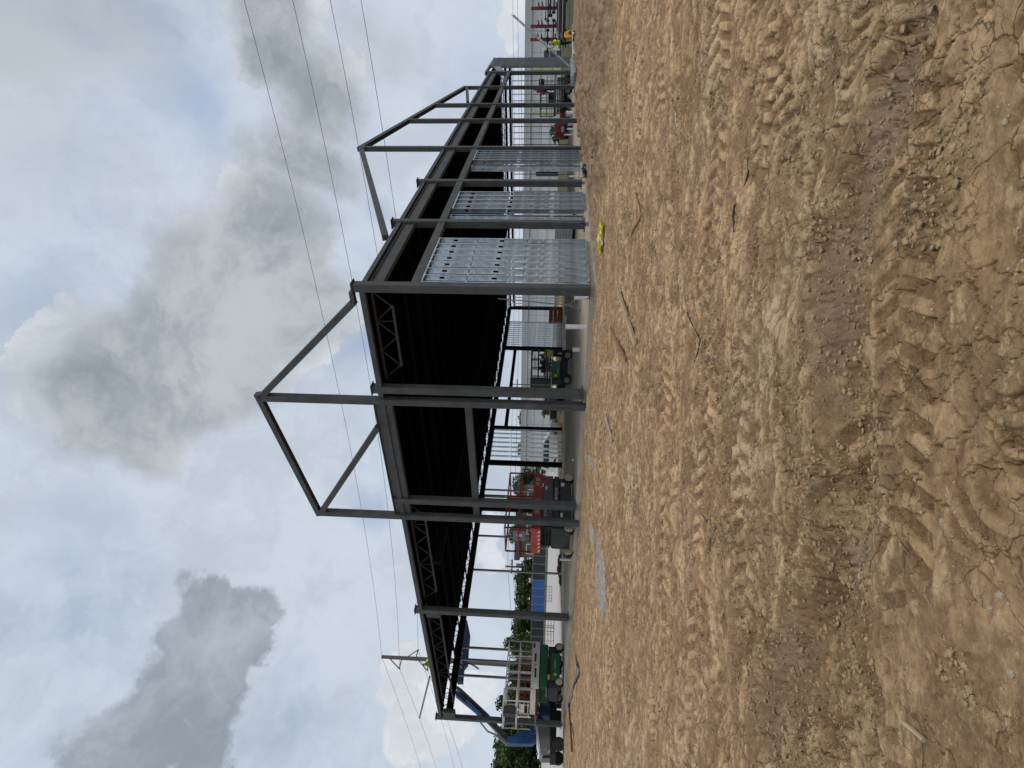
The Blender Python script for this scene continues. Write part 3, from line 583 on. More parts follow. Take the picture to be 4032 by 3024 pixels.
# red tool chest, white pallet etc.
def generator(loc,rz):
    t=thing('generator','red job-site generator on small black wheels on the grass beyond the white floor pipes','generator',loc,rz)
    MB().cbox(0,1.9,0,.9,.32,.82,.05).build('housing',RED,t); MB().cbox(.1,1.1,.1,.8,.80,1.15,.04).build('engine_cover',REDB,t); MB().box(.1,.5,-.02,.0,.45,.7).build('label_plate',WHITE,t)
    for x in (.3,1.6): wheel(x,.0,.2,.12,t,GREYP); wheel(x,.9,.2,.12,t,GREYP)
    t.scale=(1.35,1.35,1.1); MB().bar((1.9,.45,.5),(2.5,.45,.25),.06,.06).build('drawbar',BLACK,t)
generator((23.6,56,.02),.1)
def bucket(loc,m,label,r=.16,h=.36):
    t=thing('bucket',label,'bucket',loc); MB().tube((0,0,0),(0,0,h),r*.85,16,r).build('pail',m,t); k=MB(); k.path([(r*math.cos(a),.0,h+.5*r*math.sin(a)) for a in [math.pi*i/8 for i in range(9)]],.008,5); k.build('handle',GREYP,t)
bucket(LW(31.2,2.6),BLUED,'navy blue bucket beside the red generator',.26,.6); bucket(LW(30.2,2.3),WHITE,'small white bucket in front of the red generator'); bucket(LW(31.9,2.0),WHITE,'white bucket standing between the two nearest columns of the right gable',.22,.5)
t=thing('wrapped_pallet','tall pallet of six white wrapped courses on a black base inside the right facade','pallet',LW(14.6,4.0),ANG-.5)
MB().box(-.1,1.35,-.1,1.1,.0,.13).build('pallet_base',BLACK,t)
for k in range(2):
    o=MB()
    for i in range(6): o.cbox(.0+k*.68,.60+k*.68,0,1.0,.14+i*.155,.14+i*.155+.145,.025)
    o.build('wrapped_stack',PVC,t)
# boom lift, beyond the left end of the building
def G(x,y,Y=28.6): return onY(x,y,Y)
BL=thing('boom_lift','blue articulated boom lift with rounded grey counterweight at the left end','boom lift',CO,ANG)
def poly(pts,Y,th,name,m,par=BL):
    q=[G(x,y,Y) for x,y in pts]; return MB().prism([(p.x,p.z) for p in q],Y-th/2,Y+th/2,'y').build(name,m,par)
poly([(2114,2870),(2116,2930),(2124,2978),(2134,2988),(2172,2988),(2178,2968),(2172,2900),(2172,2866)],28.2,1.0,'counterweight',GREYP)
poly([(2111,2876),(2113,2930),(2123,2972),(2128,2972),(2122,2925),(2118,2876)],28.2,1.06,'hood_rim',WHITE)
o=poly([(2137,2974),(2137,2985),(2166,2985),(2166,2974)],27.66,.03,'vent_grille',BLACK)
poly([(2140,2944),(2140,2958),(2156,2962),(2156,2944)],27.67,.02,'round_decal',mat('faded_blue_decal',(.16,.22,.3),.6),BL); poly([(2152,2952),(2152,2966),(2170,2966),(2170,2952)],27.67,.02,'safety_decal',mat('faded_red_decal',(.5,.28,.2),.6),BL)
poly([(2122,2760),(2125,2800),(2175,2800),(2172,2762),(2135,2758)],28.4,1.0,'engine_hood',GREYP)
poly([(2120,2800),(2120,2836),(2165,2836),(2165,2800)],28.4,1.1,'turntable',BLUE)
poly([(2165,2770),(2165,2992),(2188,2992),(2192,2770)],28.3,1.3,'chassis',BLACK)
q=G(2200,2795); r_=.34
for x in (G(2200,2800).x,G(2200,2965).x):
    for y in (27.5,29.3):
        w=wheel(x,y,r_,.26,BL,CHAR); w.location.z=-.24
poly([(2135,2800),(2150,2830),(2075,2925),(2060,2905)],28.5,.35,'lower_riser',BLUE)
poly([(2106,2905),(2085,2888),(2050,2880),(2042,2893),(2000,2908),(1990,2925),(2010,2934),(2098,2934),(2111,2920)],28.6,.4,'elbow_link',BLUE)
poly([(2005,2936),(1991,2921),(1897,2822),(1905,2812),(1925,2818),(2010,2915)],28.7,.3,'main_boom',CHAR)
poly([(1905,2842),(1872,2805),(1795,2742),(1795,2724),(1812,2734),(1898,2822)],28.6,.34,'boom_section',BLUED)
poly([(1925,2818),(1898,2822),(1812,2734),(1797,2716),(1800,2705),(1817,2716)],28.8,.34,'boom_tube',CHAR)
poly([(1899,2832),(1889,2822),(1832,2762),(1840,2755),(1899,2812)],28.42,.02,'boom_panel',BLUE)
cb=MB(); cb.path([G(1892,2845,28.3),G(1920,2880,28.3),G(1945,2890,28.3),G(2000,2935,28.3)],.05,6); cb.build('hose_bundle',GREYP,BL)
poly([(1824,2690),(1801,2690),(1790,2560),(1812,2448),(1840,2448),(1852,2505),(1846,2560),(1843,2618),(1828,2636)],28.9,.35,'upper_boom',BLUED)
k=MB()
for i in range(9):
    a=G(1812+(i%2),2470+i*19,28.70); k.bar(a,a+Vector((-.18,0,-.16)),.02,.06)
k.build('boom_lattice',GREYP,BL)
k=MB(); k.path([G(1843,2610,28.9),G(1862,2618,28.9),G(1885,2634,28.9)],.05,6); k.build('jib_hose',CHAR,BL)
# ---------------------------------------------------------------- vehicles outside
def van(name,label,cat,loc,rz,L=4.7,pick=False):
    t=thing(name,label,cat,loc,rz)
    body=[(0,.35),(0,.95),(.12,1.05),(1.15,1.15),(1.95,1.72),(2.2,1.78),(L-.25,1.76),(L-.02,1.1),(L,.4)] if not pick else [(0,.4),(.05,1.05),(1.2,1.15),(1.75,1.75),(3.0,1.78),(3.25,1.15),(L,1.12),(L,.5)]
    MB().prism(body,-.9,.9,'y').build('body',WHITE,t)
    MB().prism([(1.35,1.16),(1.98,1.62),(2.55,1.66),(2.55,1.14)],-.915,.915,'y').build('side_window',GLASS,t)
    MB().prism([(2.65,1.14),(2.65,1.66),(3.05,1.66),(3.2,1.14)] if pick else [(2.65,1.14),(2.65,1.66),(L-.45,1.62),(L-.3,1.14)],-.915,.915,'y').build('side_window',GLASS,t)
    for x in (.9,L-.95):
        for y in (-.86,.86): wheel(x,y,.36,.24,t,GREYP)
    MB().box(-.03,.0,-.8,.8,.45,.62).build('bumper',CHAR,t); return t
van('parked_van','white van parked beyond the rear stud wall','van',(-3.4,56.5,-.02),math.pi-.1)
van('parked_pickup','white pickup parked to the left of the white van','pickup',(-12.6,66,.3),.25,5.2,True)
# ---------------------------------------------------------------- far surroundings
def prismwall(a,b,z0,z1,th,name,m,par):
    a=Vector(a);b=Vector(b);d=(b-a).normalized();n=Vector((-d.y,d.x,0)); o=MB(); vs=[p+n*s+Vector((0,0,z)) for z in (z0,z1) for p in (a,b) for s in (0,th)]
    o.add(vs,[(0,1,3,2),(4,6,7,5),(0,2,6,4),(1,5,7,3),(0,4,5,1),(2,3,7,6)]); return o.build(name,m,par)
WA=Vector((134,127,0)); WB=Vector((-31,180,0)); wd=(WA-WB).normalized(); wn=Vector((wd.y,-wd.x,0))   # wn faces the camera
WH=thing('warehouse','long low white metal warehouse with grey parapet band beyond the site','warehouse',(0,0,0))
prismwall(WB,WA,.4,8.3,45,'wall',CLAD,WH)
prismwall(WB+wn*.35-wd*.3,WA+wn*.35,8.32,9.75,45.6,'parapet',CLADB,WH); prismwall(WB+wn*.5,WA+wn*.5,8.15,8.30,.4,'gutter',WHITE,WH)
jn=MAT_J=mat('panel_joint',(.33,.34,.34),.6,0,.1,3.)
Lw=(WA-WB).length
g=MB()
s=2.
while s<Lw: q=WB+wd*s+wn*.03; g.bar(q+Vector((0,0,.5)),q+Vector((0,0,8.1)),.05,.07,wd); s+=4.6
for z in (3.4,5.9): g.bar(WB+wn*.03+Vector((0,0,z)),WA+wn*.03+Vector((0,0,z)),.05,.06)
g.build('panel_seam',jn,WH)
def onwall(x,y):
    d=ray(x,y); t=((WB-EYE).dot(wn))/d.dot(wn); return EYE+d*t
def wbox(y0,y1,z0,z1,name,m,th=.12,par=WH,off=.0):
    a=onwall(2160,y0);b=onwall(2160,y1); a.z=b.z=0; a+=wn*(th+off); b+=wn*(th+off)
    return prismwall(b,a,z0,z1,-th,name,m,par)
for y0,y1 in ((643,693),(1488,1560)):
    wbox(y0,y1,.6,6.6 if y0<1000 else 7.2,'dock_door',BLACK); wbox(y0-3,y0,.6,7.,'door_frame',WHITE,.3)
for y in (268,441): wbox(y,y+7,1.2,7.6,'downspout',mat('pale_yellow_pipe',(.55,.52,.27),.5),.3)
for y0,y1 in ((200,232),): 
    for k in range(3): wbox(y0,y1,.9+k*1.5,2.1+k*1.5,'window',GLASS)
wbox(1398,1452,6.2,7.7,'wall_sign',WHITE,.25); 
for i,c in enumerate(((.5,.42,.28),(.35,.12,.08),(.5,.42,.28),(.1,.15,.3))): wbox(1404+i*12,1412+i*12,6.5,7.4,'sign_motif',mat('sign_colour_%d'%i,c,.6),.06,off=.27)
for y in (1413,1660,575): wbox(y,y+5,7.1,7.6,'wall_lamp',WHITE,.3)
def rtu(y,x0=2052): 
    pass
# brown two-storey house
HB=thing('brown_house','dark brown house with flat roof and pale framed windows behind the red lift','house',atD(2150,2055,100).xy.to_3d(),.1)
MB().box(-6.0,5.6,-.0,7,.8,5.6).build('wall',BRICK,HB); MB().box(-6.4,6.,-.5,7.4,5.6,6.5).build('roof',mat('dark_roof_edge',(.05,.05,.05),.8),HB)
for x in (-5.4,-2.2,1.,3.6):
    fr=MB(); fr.box(x,x+1.7,-.12,-.02,2.6,4.6); f=fr.build('window',mat('cream_frame',(.55,.5,.36),.6),HB); MB().box(x+.15,x+1.55,-.16,-.13,2.75,4.45).build('pane',GLASS,f)
MB().box(-6.2,-2,-.4,0,1.7,2.1).build('ledge',WHITE,HB)
# chain-link fence with privacy screens
FA=atD(2150,2095,84).xy.to_3d(); FB=atD(2150,2540,84).xy.to_3d()
FN=thing('screened_fence','chain-link fence hung with black and blue privacy screen in front of the left tree line','fence',(0,0,0))
SCRB=mat('black_mesh_screen',(.03,.036,.034),.9,0,.3,.8); SCRU=mat('blue_screen',(.04,.10,.30),.8,0,.25,.8)
n=14
for i in range(n):
    a=FA.lerp(FB,i/n); b=FA.lerp(FB,(i+1)/n)
    MB().tube((a.x,a.y,.9),(a.x,a.y,3.02),.05,6).build('post',GALVD,FN)
    MB().tube((a.x,a.y,3.0),(b.x,b.y,3.0),.03,6).build('top_rail',GALVD,FN)
    prismwall(a,b,1.2,2.95,.03,'screen_panel',SCRB if i not in (6,7,8,9,10) else SCRU,FN)
# trees
def leafblob(mb,c,r,n,s,rs):
    for _ in range(n):
        d=Vector((rs.normal(),rs.normal(),rs.normal())).normalized()*(rs.uniform(.35,1)**.6); p=Vector((c[0]+d.x*r[0],c[1]+d.y*r[1],c[2]+d.z*r[2]))
        a=Vector((rs.normal(),rs.normal(),rs.normal())).normalized(); b=a.orthogonal().normalized(); q=a.cross(b); k=s*rs.uniform(.6,1.3)
        mb.add([p-b*k,p+q*k*.7,p+b*k,p-q*k*.7],[(0,1,2,3)])
TM=[]
for ti in range(5):
    rs=np.random.RandomState(40+ti); cr=MB(); 
    nb=20
    for i in range(nb):
        an=rs.uniform(0,6.28); rr=rs.uniform(.1,1)*2.5; zz=rs.uniform(.7,6.6); rr*= (1.1-.55*abs((zz-3.6)/3.4))
        leafblob(cr,(rr*math.cos(an),rr*math.sin(an),zz),(rs.uniform(.8,1.5),rs.uniform(.8,1.5),rs.uniform(.6,1.2)),150,.20,rs)
    tr=MB(); tr.tube((0,0,-.5),(.1,0,2.6),.26,8,.17)
    for i in range(6): an=i*1.05+ti; tr.tube((.1*i/6,0,1.6+.35*i),(1.7*math.cos(an),1.7*math.sin(an),3.8+.3*i),.09,6,.03)
    TM.append((cr,tr))
tmesh=[]
def tree(label,x,y,D,H,wsc,ti,group,lean=0):
    p=atD(x,y,D); t=thing('broadleaf_tree',label,'tree',(p.x,p.y,1.1),ti*1.3,group)
    if len(tmesh)<=ti%5: pass
    cr,tr=TM[ti%5]
    key='T%d_%d'%(ti%5,(ti*7+2)%3)
    if key not in CACHE: CACHE[key]=(cr.build('crown',LEAF[(ti*7+2)%3]).data,tr.build('trunk',TRUNK).data); 
    for o in list(COL.objects):
        if o.type=='MESH' and o.parent is None and o.name.split('.')[0] in('crown','trunk'): bpy.data.objects.remove(o)
    for nm,me in zip(('crown','trunk'),CACHE[key]):
        o=bpy.data.objects.new(nm,me); COL.objects.link(o); o.parent=t
    t.scale=(wsc,wsc,H/7.6); return t
CACHE={}
TREES=[(2100,2215,104,5.6,.9,'short tree just left of the brown house'),(2100,2262,110,7.6,1.0,'tree right behind the utility pole'),(2100,2305,112,8.2,1.1,'tallish tree rising above the blue screen'),
(2100,2345,110,8.0,1.0,'tree behind the second bay of the blue screen'),(2100,2385,114,8.3,1.1,'tree seen just right of the third left facade column'),(2100,2425,112,8.2,1.1,'tree in line with the third left facade column'),(2100,2465,112,8.4,1.1,'dense tree just left of the third left facade column'),
(2100,2505,114,8.8,1.1,'tree at the right end of the white lift deck'),(2100,2548,108,10.4,1.05,'tree poking above the right end of the white lift rails'),(2100,2590,116,8.2,1.1,'low tree behind the white lift rails'),
(2100,2640,112,9.2,1.1,'tree behind the middle of the white lift deck'),(2100,2690,114,8.8,1.2,'tree behind the left half of the white lift deck'),(2100,2745,110,9.4,1.1,'tree behind the white lift extension'),(2100,2790,92,10.2,1.15,'tall round tree above the white lift control box'),
(2100,2845,98,9.4,1.2,'tree behind the last left facade column'),(2110,2905,86,8.6,1.2,'tree directly behind the boom lift elbow'),(2110,2950,84,8.9,1.15,'tree left of the boom lift elbow'),(2110,2995,80,8.9,1.3,'big tree at the left edge above the counterweight'),(2110,3040,80,9.3,1.3,'tree cut by the left edge of the view'),
(2120,1640,195,12.5,1.6,'distant tree peeking over the warehouse roof beside the front parapet column'),(2120,1765,195,12.3,1.3,'distant tree over the warehouse behind the stud wall'),(2120,1880,150,9.2,1.2,'thin tree at the left end of the warehouse'),(2120,1925,140,10.,1.3,'loose tree above the red lift platform'),(2120,1985,125,8.8,1.1,'tree between the warehouse and the brown house'),(2120,2100,125,9.8,1.0,'tree rising over the brown house roof')]
for i,(x,y,D,H,w,l) in enumerate(TREES): tree('green '+l,x,y,D,H*(.76 if D<118 and y>2150 else .9),w*.95,i,'trees beyond the site')
# bushes along the warehouse
for i,(y,D,s,l) in enumerate(((517,118,.5,'dark bush left of the red generator, in front of the warehouse'),(548,120,.42,'second dark bush in front of the warehouse wall'),(1445,100,.48,'dark shrub under the warehouse wall sign'),(1625,90,.36,'dark shrub beside the pickup truck and stacked pipes'))):
    t=tree(l,2190,y,D,7.6*s*.62,s,i+30,'shrubs before the warehouse'); t.location.z=float(base_h(np.array([t.location.x]),np.array([t.location.y]))[0])-.35; t.name='shrub'; t['category']='shrub'
# transmission pole and cables
PP=atD(1505,2586,120); POLE=thing('transmission_pole','tall dark steel transmission pole with three davit arms beyond the roof','transmission pole',(PP.x,PP.y,1))
pt=lambda x,y,D=120: atD(x,y,D)-Vector((PP.x,PP.y,1))
MB().tube((0,0,0),pt(1503,2586),.62,12,.34).build('shaft',POLEM,POLE)
for a,b,c in (((1532,2590),(1572,2633),(1582,2592)),((1592,2595),(1646,2559),(1636,2598)),((1648,2600),(1682,2640),(1690,2602))):
    k=MB(); k.bar(pt(*a),pt(*b),.16,.16); k.bar(pt(*c),pt(*b),.2,.2); k.tube(pt(*b),pt(b[0]+4,b[1]),.14,6); k.build('davit_arm',POLEM,POLE)
def cable(pxs,P0,dirv,ext,label,r=.03,name='overhead_cable',grp='transmission cables'):
    d=Vector((dirv[0],dirv[1],0)).normalized(); n=Vector((-d.y,d.x,0)); S=[];Z=[]
    for x,y in pxs:
        rr=ray(x,y); t=(Vector((P0[0],P0[1],0))-EYE).dot(n)/rr.dot(n); p=EYE+rr*t; S.append((p-Vector((P0[0],P0[1],0))).dot(d)); Z.append(p.z)
    co=np.polyfit(S,Z,2); s0=min(S);s1=max(S); pts=[]
    e0,e1=ext
    for i in range(41):
        s=s0-e0+(s1+e1-s0+e0)*i/40; pts.append(Vector((P0[0]+d.x*s,P0[1]+d.y*s,float(np.polyval(co,s)))))
    tag(MB().path(pts,r,5).build(name,WIRE),label,'cable',grp)
RD=(38.7-PP.x,60-120); LD=(-100-PP.x,157-120)
for pxs,l in (([(962,0),(1300,1382),(1484,2400),(1503,2587)],'highest of the four long cables sweeping over the roof to the pole top'),([(1152,0),(1300,668),(1457,1507),(1563,2400),(1573,2632)],'second cable from the top sweeping over the roof to the pole'),
  ([(1300,0),(1398,500),(1487,1010),(1646,2559)],'third cable from the top passing the right gable peak'),([(1422,0),(1503,500),(1560,863),(1683,2640)],'lowest of the four long cables behind the right gable')): cable(pxs,(PP.x,PP.y),RD,(0,25),l)
for pxs,l in (([(1503,2587),(1583,2800),(1655,3020)],'upper cable left of the transmission pole'),([(1573,2632),(1650,2826),(1718,3024)],'second cable left of the transmission pole'),([(1646,2559),(1715,2762),(1788,3024)],'third cable left of the transmission pole'),([(1683,2640),(1761,2837),(1821,3024)],'lowest cable left of the transmission pole')): cable(pxs,(PP.x,PP.y),LD,(0,60),l)
UP=[(1990,2230,110,.22,'wooden utility pole with crossarm and transformer left of the brown house'),(2018,1513,150,.16,'thin utility pole above the warehouse seen between corner column and front parapet column')]
for x,y,D,r,l in UP:
    a=atD(x,y,D); t=thing('utility_pole',l,'utility pole',(a.x,a.y,1)); H=a.z-1
    MB().tube((0,0,-.5),(0,0,H),r,8,r*.7).build('shaft',TRUNK,t); MB().box(-1.3,1.3,-.08,.08,H-1.3,H-1.1).build('crossarm',TRUNK,t)
    if D<120: MB().tube((.45,-.2,H-3),(.45,-.2,H-2),.28,10).build('transformer',GREYP,t)
    k=MB(); [k.tube((s,0,H-1.1),(s,0,H-.85),.07,6) for s in (-1.1,-.5,.5,1.1)]; k.build('insulator',GREYP,t)
a=atD(1999,2230,110); b=atD(2018,-40,110); c=atD(2008,3060,110)
for k,(dz,l) in enumerate(((0,'distribution wire running behind the building above the warehouse'),(.9,'lower distribution wire running behind the building'))):
    for (P,Q,s) in ((a,b,''),(a,c,', left part')):
        pts=[P.lerp(Q,i/30)+Vector((0,0,-dz-.8*math.sin(math.pi*i/30))) for i in range(31)]
        tag(MB().path(pts,.03,5).build('overhead_cable',WIRE),l+s,'cable','distribution wires')
# maroon cantilever racks with dark pipes at the far right
def rackpt(y,z,D=75): p=atD(2180,y,D); return Vector((p.x,p.y,z))
RK=[]
for i,y in enumerate((-40,32,103,155)):
    p=rackpt(y,.35); t=thing('pipe_rack_upright',['maroon rack upright just outside the right edge','maroon rack upright nearest the right edge','maroon rack upright second from the right edge','maroon rack upright nearest the tilted aluminium stud'][i],'rack upright',(p.x,p.y,.35),.0,'maroon cantilever rack uprights')
    MB().box(-.14,.14,-.15,.15,0,4.55).build('mast',MAROON,t); MB().box(-.1,.1,-1.3,.3,0,.2).build('foot',MAROON,t)
    for z in (1.25,2.2,2.95,3.4): MB().prism([(-.0,z),(-1.2,z+.12),(-1.2,z+.26),(0,z+.2)],-.06,.06,'x').build('arm',MAROON,t)
k=0
rs=np.random.RandomState(5)
for z,y0,y1,r in ((3.0,-60,75,.06),(2.72,-60,82,.09),(2.72,118,152,.09),(3.02,108,170,.045),(2.45,-60,60,.12),(2.0,80,168,.09),(2.7,160,203,.10),(2.0,-60,48,.1)):
    a=rackpt(y0,z,74.4);b=rackpt(y1,z+.02,74.4); k+=1
    o=MB(); o.tube(a,b,r,8); [o.tube(q+Vector((-.08,0,0)),q+Vector((.08,0,0)),r*2.4,10) for q in (a,b)]
    tag(o.build('steel_pipe',BLACK),'dark flanged pipe on the maroon rack, '+['topmost long one at the right edge','second highest at the right edge','short one between the inner uprights','thin one with discs at both ends','thick one at the right edge','lowest one between the inner uprights','short one overhanging the left upright','lowest long one at the right edge'][k-1],'pipe','flanged pipes on the rack')
for i in range(30):
    z=.42+.16*(i%8)+rs.uniform(0,.04); y0=rs.uniform(-60,20); y1=rs.uniform(90,215)
    a=rackpt(y0,z,73.3+.3*(i//8));b=rackpt(y1,z,73.3+.3*(i//8)); tag(MB().tube(a,b,.075,7).build('stacked_pipe',BLACK if i%3 else GREYP),'dark pipe lying in the low pile under the maroon rack','pipe','pipes piled under the rack')
# white van neighbour clutter: stacked pipe bundle, brick pallets beyond the slab
def bundle(loc,rz,label,n,L,r,m,cols=5):
    t=thing('pipe_bundle',label,'pipe bundle',loc,rz)
    for i in range(n): MB().tube((0,(i%cols)*r*2.1,r+(i//cols)*r*1.85+.12),(L,(i%cols)*r*2.1,r+(i//cols)*r*1.85+.12),r,8).build('pipe',m,t)
    MB().box(.3,.5,-r,cols*r*2,0,.12).build('timber_bearer',WOODD,t); MB().box(L-.5,L-.3,-r,cols*r*2,0,.12).build('timber_bearer',WOODD,t)
p=atD(2190,1650,58); bundle((p.x,p.y,.1),.2,'bundle of dark pipes beyond the slab, right of the white van',20,2.6,.12,CHAR)
def crates(loc,rz,label,m,nx,nz,s=.5):
    t=thing('material_stack',label,'material stack',loc,rz)
    for i in range(nx):
        for k in range(nz): MB().cbox(i*s*1.05,i*s*1.05+s,0,.9,.12+k*s*.62,.12+k*s*.62+s*.58,.02).build('bundle',m,t)
    MB().box(-.05,nx*s*1.05,-.05,.95,0,.11).build('pallet_base',WOODD,t)
p=atD(2205,1602,50); crates((p.x,p.y,.02),.1,'grey equipment crates stacked right beside the marked front column',GREYP,2,4,.6)
p=atD(2205,1515,52); crates((p.x,p.y,.02),.1,'yellowish equipment crates left of the green lift wheel',mat('dull_ochre',(.25,.22,.1),.8),3,3,.5)
p=atD(2200,1268,60); crates((p.x,p.y,.1),.1,'reddish brick stack beyond the far corner of the slab',mat('red_brick',(.26,.12,.07),.9),2,3,.7)
t=thing('black_crate','long low black crate on the slab behind the corner column','crate',LW(22,17.2),ANG+2.2); MB().cbox(0,3.6,0,1.2,.05,.62,.03).build('body',BLACK,t); MB().box(.1,.3,.1,1.1,0,.05).build('skid',WOODD,t); MB().box(3.2,3.4,.1,1.1,0,.05).build('skid',WOODD,t)
t=thing('stud_bundle','bundle of spare galvanised studs lying on the slab near the rear stud wall','stud bundle',LW(24,14.5),ANG+2.2)
for i in range(6): MB().box(0,3,.12*i,.12*i+.1,.05,.13+.03*(i%3)).build('spare_stud',GALV,t)
for i,(y,D,l) in enumerate(((2455,52,'round wire cage stack on the pale pavement right of the third column'),(2500,52,'wire cage stack on the pale pavement nearest the white lift'),(2340,58,'small wire cage alone on the pale pavement'))):
    p=atD(2200,y,D); t=thing('wire_cage',l,'wire cage',(p.x,p.y,gz(p.x,p.y)+.04),.3*i,'wire cages on the pavement')
    for z in (0,.25,.5,.75): k=MB(); k.path([(.75*math.cos(a),.6*math.sin(a),z) for a in [i2*math.pi/8 for i2 in range(17)]],.018,4); k.build('hoop',BLACK,t)
    k=MB(); [k.tube((.75*math.cos(a),.6*math.sin(a),0),(.75*math.cos(a),.6*math.sin(a),.75),.014,4) for a in [i2*math.pi/4 for i2 in range(8)]]; k.build('upright_wire',BLACK,t)
t=thing('spoil_heap','dark brown soil heap at the far slab edge left of the red lift','soil heap',LW(11.0,27.2,-.1)); rs=np.random.RandomState(9); bm=bmesh.new(); bmesh.ops.create_icosphere(bm,subdivisions=4,radius=1)
for v in bm.verts: v.co=Vector((v.co.x*1.15,v.co.y*.7,max(-.1,v.co.z*.36)))*(1+.35*mnoise.fractal(v.co*2.2,1,2,4))
me=bpy.data.meshes.new('soil'); bm.to_mesh(me); bm.free(); me.materials.append(mat('dark_soil',(.07,.05,.03),.95,0,.4,6.)); o=bpy.data.objects.new('soil',me); COL.objects.link(o); o.parent=t; t.rotation_euler.z=ANG-.3
# ---------------------------------------------------------------- small things on the slab and the clay
def stub(x,y,h,r,label,name='pipe_stub',m=PVC,sq=False,bx=None):
    p=onz(x,y,0) if bx is None else bx; t=thing(name,label,'pipe stub' if not sq else 'post',(p.x,p.y,0.002),ANG*.3,'white pipe stubs standing in the slab' if not sq else None)
    b=MB(); (b.box(-r,r,-r,r,0,h) if sq else b.tube((0,0,0),(0,0,h),r,14)); b.build('shaft',m,t)
    if not sq: MB().tube((0,0,h+.001),(0,0,h+.012),r*.8,14).build('opening',CHAR,t)
    else: MB().box(-r-.01,r+.01,-r-.01,r+.01,h+.001,h+.02).build('top_cap',m,t)
    return t
stub(2310,1288,.62,.055,'tall square white post at the slab edge left of the corner column','white_post',WHITE,True)
stub(2314,1171,.38,.055,'short square white post with scribbled marker right beside the corner column','marked_post',WHITE,True)
stub(2283,1377,.27,.08,'short wide white pipe stub under the green lift'); stub(2250,2204,.48,.05,'lone white pipe stub on the left part of the slab')
stub(2257,508,.42,.07,'shorter white pipe stub nearest the fifth right gable post'); stub(2255,531,.62,.06,'tallest white pipe stub behind the right facade'); stub(2257,580,.5,.05,'white pipe stub just right of the third stud panel'); stub(2273,695,.42,.045,'white pipe stub seen in the bay left of the third stud panel'); stub(2260,1812,.10,.05,'very short white stub on the bare middle of the slab')
p=onz(2287,1203,0); t=thing('laser_tripod','slim grey surveying pole on small tripod feet behind the corner column','tripod',(p.x,p.y,0)); top=Vector((onX(1960,1176,WL(p).x) - Vector((0,0,0)))); tw=LW(top.x,top.y,top.z)-p
MB().tube((0,0,.3),tw,.022,8).build('pole',GALVD,t); k=MB(); [k.tube((0,0,.5),(.35*math.cos(a),.35*math.sin(a),0),.014,6) for a in (0,2.1,4.2)]; k.build('tripod_leg',GALVD,t); MB().tube(tw*.62,tw*.62+Vector((-.25,0,0)),.015,6).build('clamp_arm',GALVD,t)
def lying(x0,y0,x1,y1,w,h,m,name,label,cat,lift=.02,zg=-.2,peak=0):
    a=onz(x0,y0,zg);b=onz(x1,y1,zg)
    for _ in range(4): a=onz(x0,y0,gz(a.x,a.y)+.02); b=onz(x1,y1,gz(b.x,b.y)+.02)
    n=9; hs=[gz(*(a.lerp(b,i/n)).xy)-a.lerp(b,i/n).z for i in range(n+1)]; up=np.percentile(hs,70)+lift
    a.z+=up+h/2; b.z+=up+h/2
    c=(a+b)/2; t=thing(name,label,cat,c); o=MB(); o.bar(a-c,b-c,w,h); ob=o.build('plank' if 'board' in name else 'length',m,t); return t
lying(2436,1142,2506,1362,.11,.04,WOOD,'loose_board','long weathered board lying diagonally on the clay below the corner column','board',.015)
lying(2405,1292,2466,1418,.075,.025,WOODD,'loose_board','shorter muddy brown board lying left of the long weathered board','board',.01)
lying(2378,1590+50,2405,1730,.10,.03,WOOD,'loose_board','half buried curved board edge left of the front parapet columns','board',.01)
p=onz(2435,1445,-.2); t=thing('stake','short pale pink wooden stake sticking out of the clods below the green lift','stake',(p.x,p.y,gz(p.x,p.y)-.05)); MB().bar((0,0,0),(-.02,0,.42),.045,.03,(0,1,0)).build('shaft',PINKW,t)
t=lying(2240,2785,2285,2640,.16,.03,GALVD,'metal_channel','short galvanised channel propped on the clay below the white lift','metal channel',.06)
t=lying(2237,2652,2262,2955,.12,.06,mat('rust_brown_plank',(.13,.06,.025),.85,0,.3,8.),'brown_plank','long thin rust-brown plank along the slab edge at the left end','plank',.02)
t=lying(2250,2430,2278,2640,.14,.03,WOOD,'loose_board','pale dusty board along the slab edge right of the galvanised channel','board',.0)
lying(2435,2150-640,2440,2160-640,.1,.02,WOOD,'wood_chip','tiny wood chip in the clods','wood chip') if False else None
def curve_lying(pts,r,m,name,label,cat):
    q=[]
    for x,y in pts:
        a=onz(x,y,-.3)
        for _ in range(4): a=onz(x,y,gz(a.x,a.y)+.01)
        a.z=gz(a.x,a.y)+r; q.append(a)
    c=q[0]; tag(MB().path([p-c for p in q],r,6).build(name,m),label,cat).location=c
curve_lying([(2513,760),(2516,800),(2510,850),(2495,900),(2484,930)],.014,WOODD,'curved_rebar','long curved brown stick lying below the second stud panel','stick')
curve_lying([(2945,625),(2938,680),(2925,730)],.007,CHAR,'thin_stick','thin grey twig on the pale clay right of centre','twig')
curve_lying([(2892,805),(2885,850),(2884,910)],.009,CHAR,'thin_stick','dark thicker twig below the pale clay twig','twig')
curve_lying([(2705,1228),(2718,1265),(2735,1300),(2752,1340),(2748,1380),(2735,1425)],.007,CHAR,'bent_wire','thin bent dark wire in the middle of the clay','wire')
curve_lying([(2660,445),(2662,480),(2665,500)],.008,WHITE,'white_strip','small curled white plastic strip on the clay at right','strip')
curve_lying([(2335,490+80),(2330,640),(2350,700)],.012,CHAR,'loose_cable','thin cable lying by the concrete ledge at right','cable')
curve_lying([(3560,2845),(3600,2880),(3640,2915)],.011,WOOD,'wood_splinter','thin pale wood splinter in the left foreground','splinter')
curve_lying([(2775,2020),(2783,2080),(2790,2170)],.006,CHAR,'thin_stick','dark twig left of centre in the middle distance','twig')
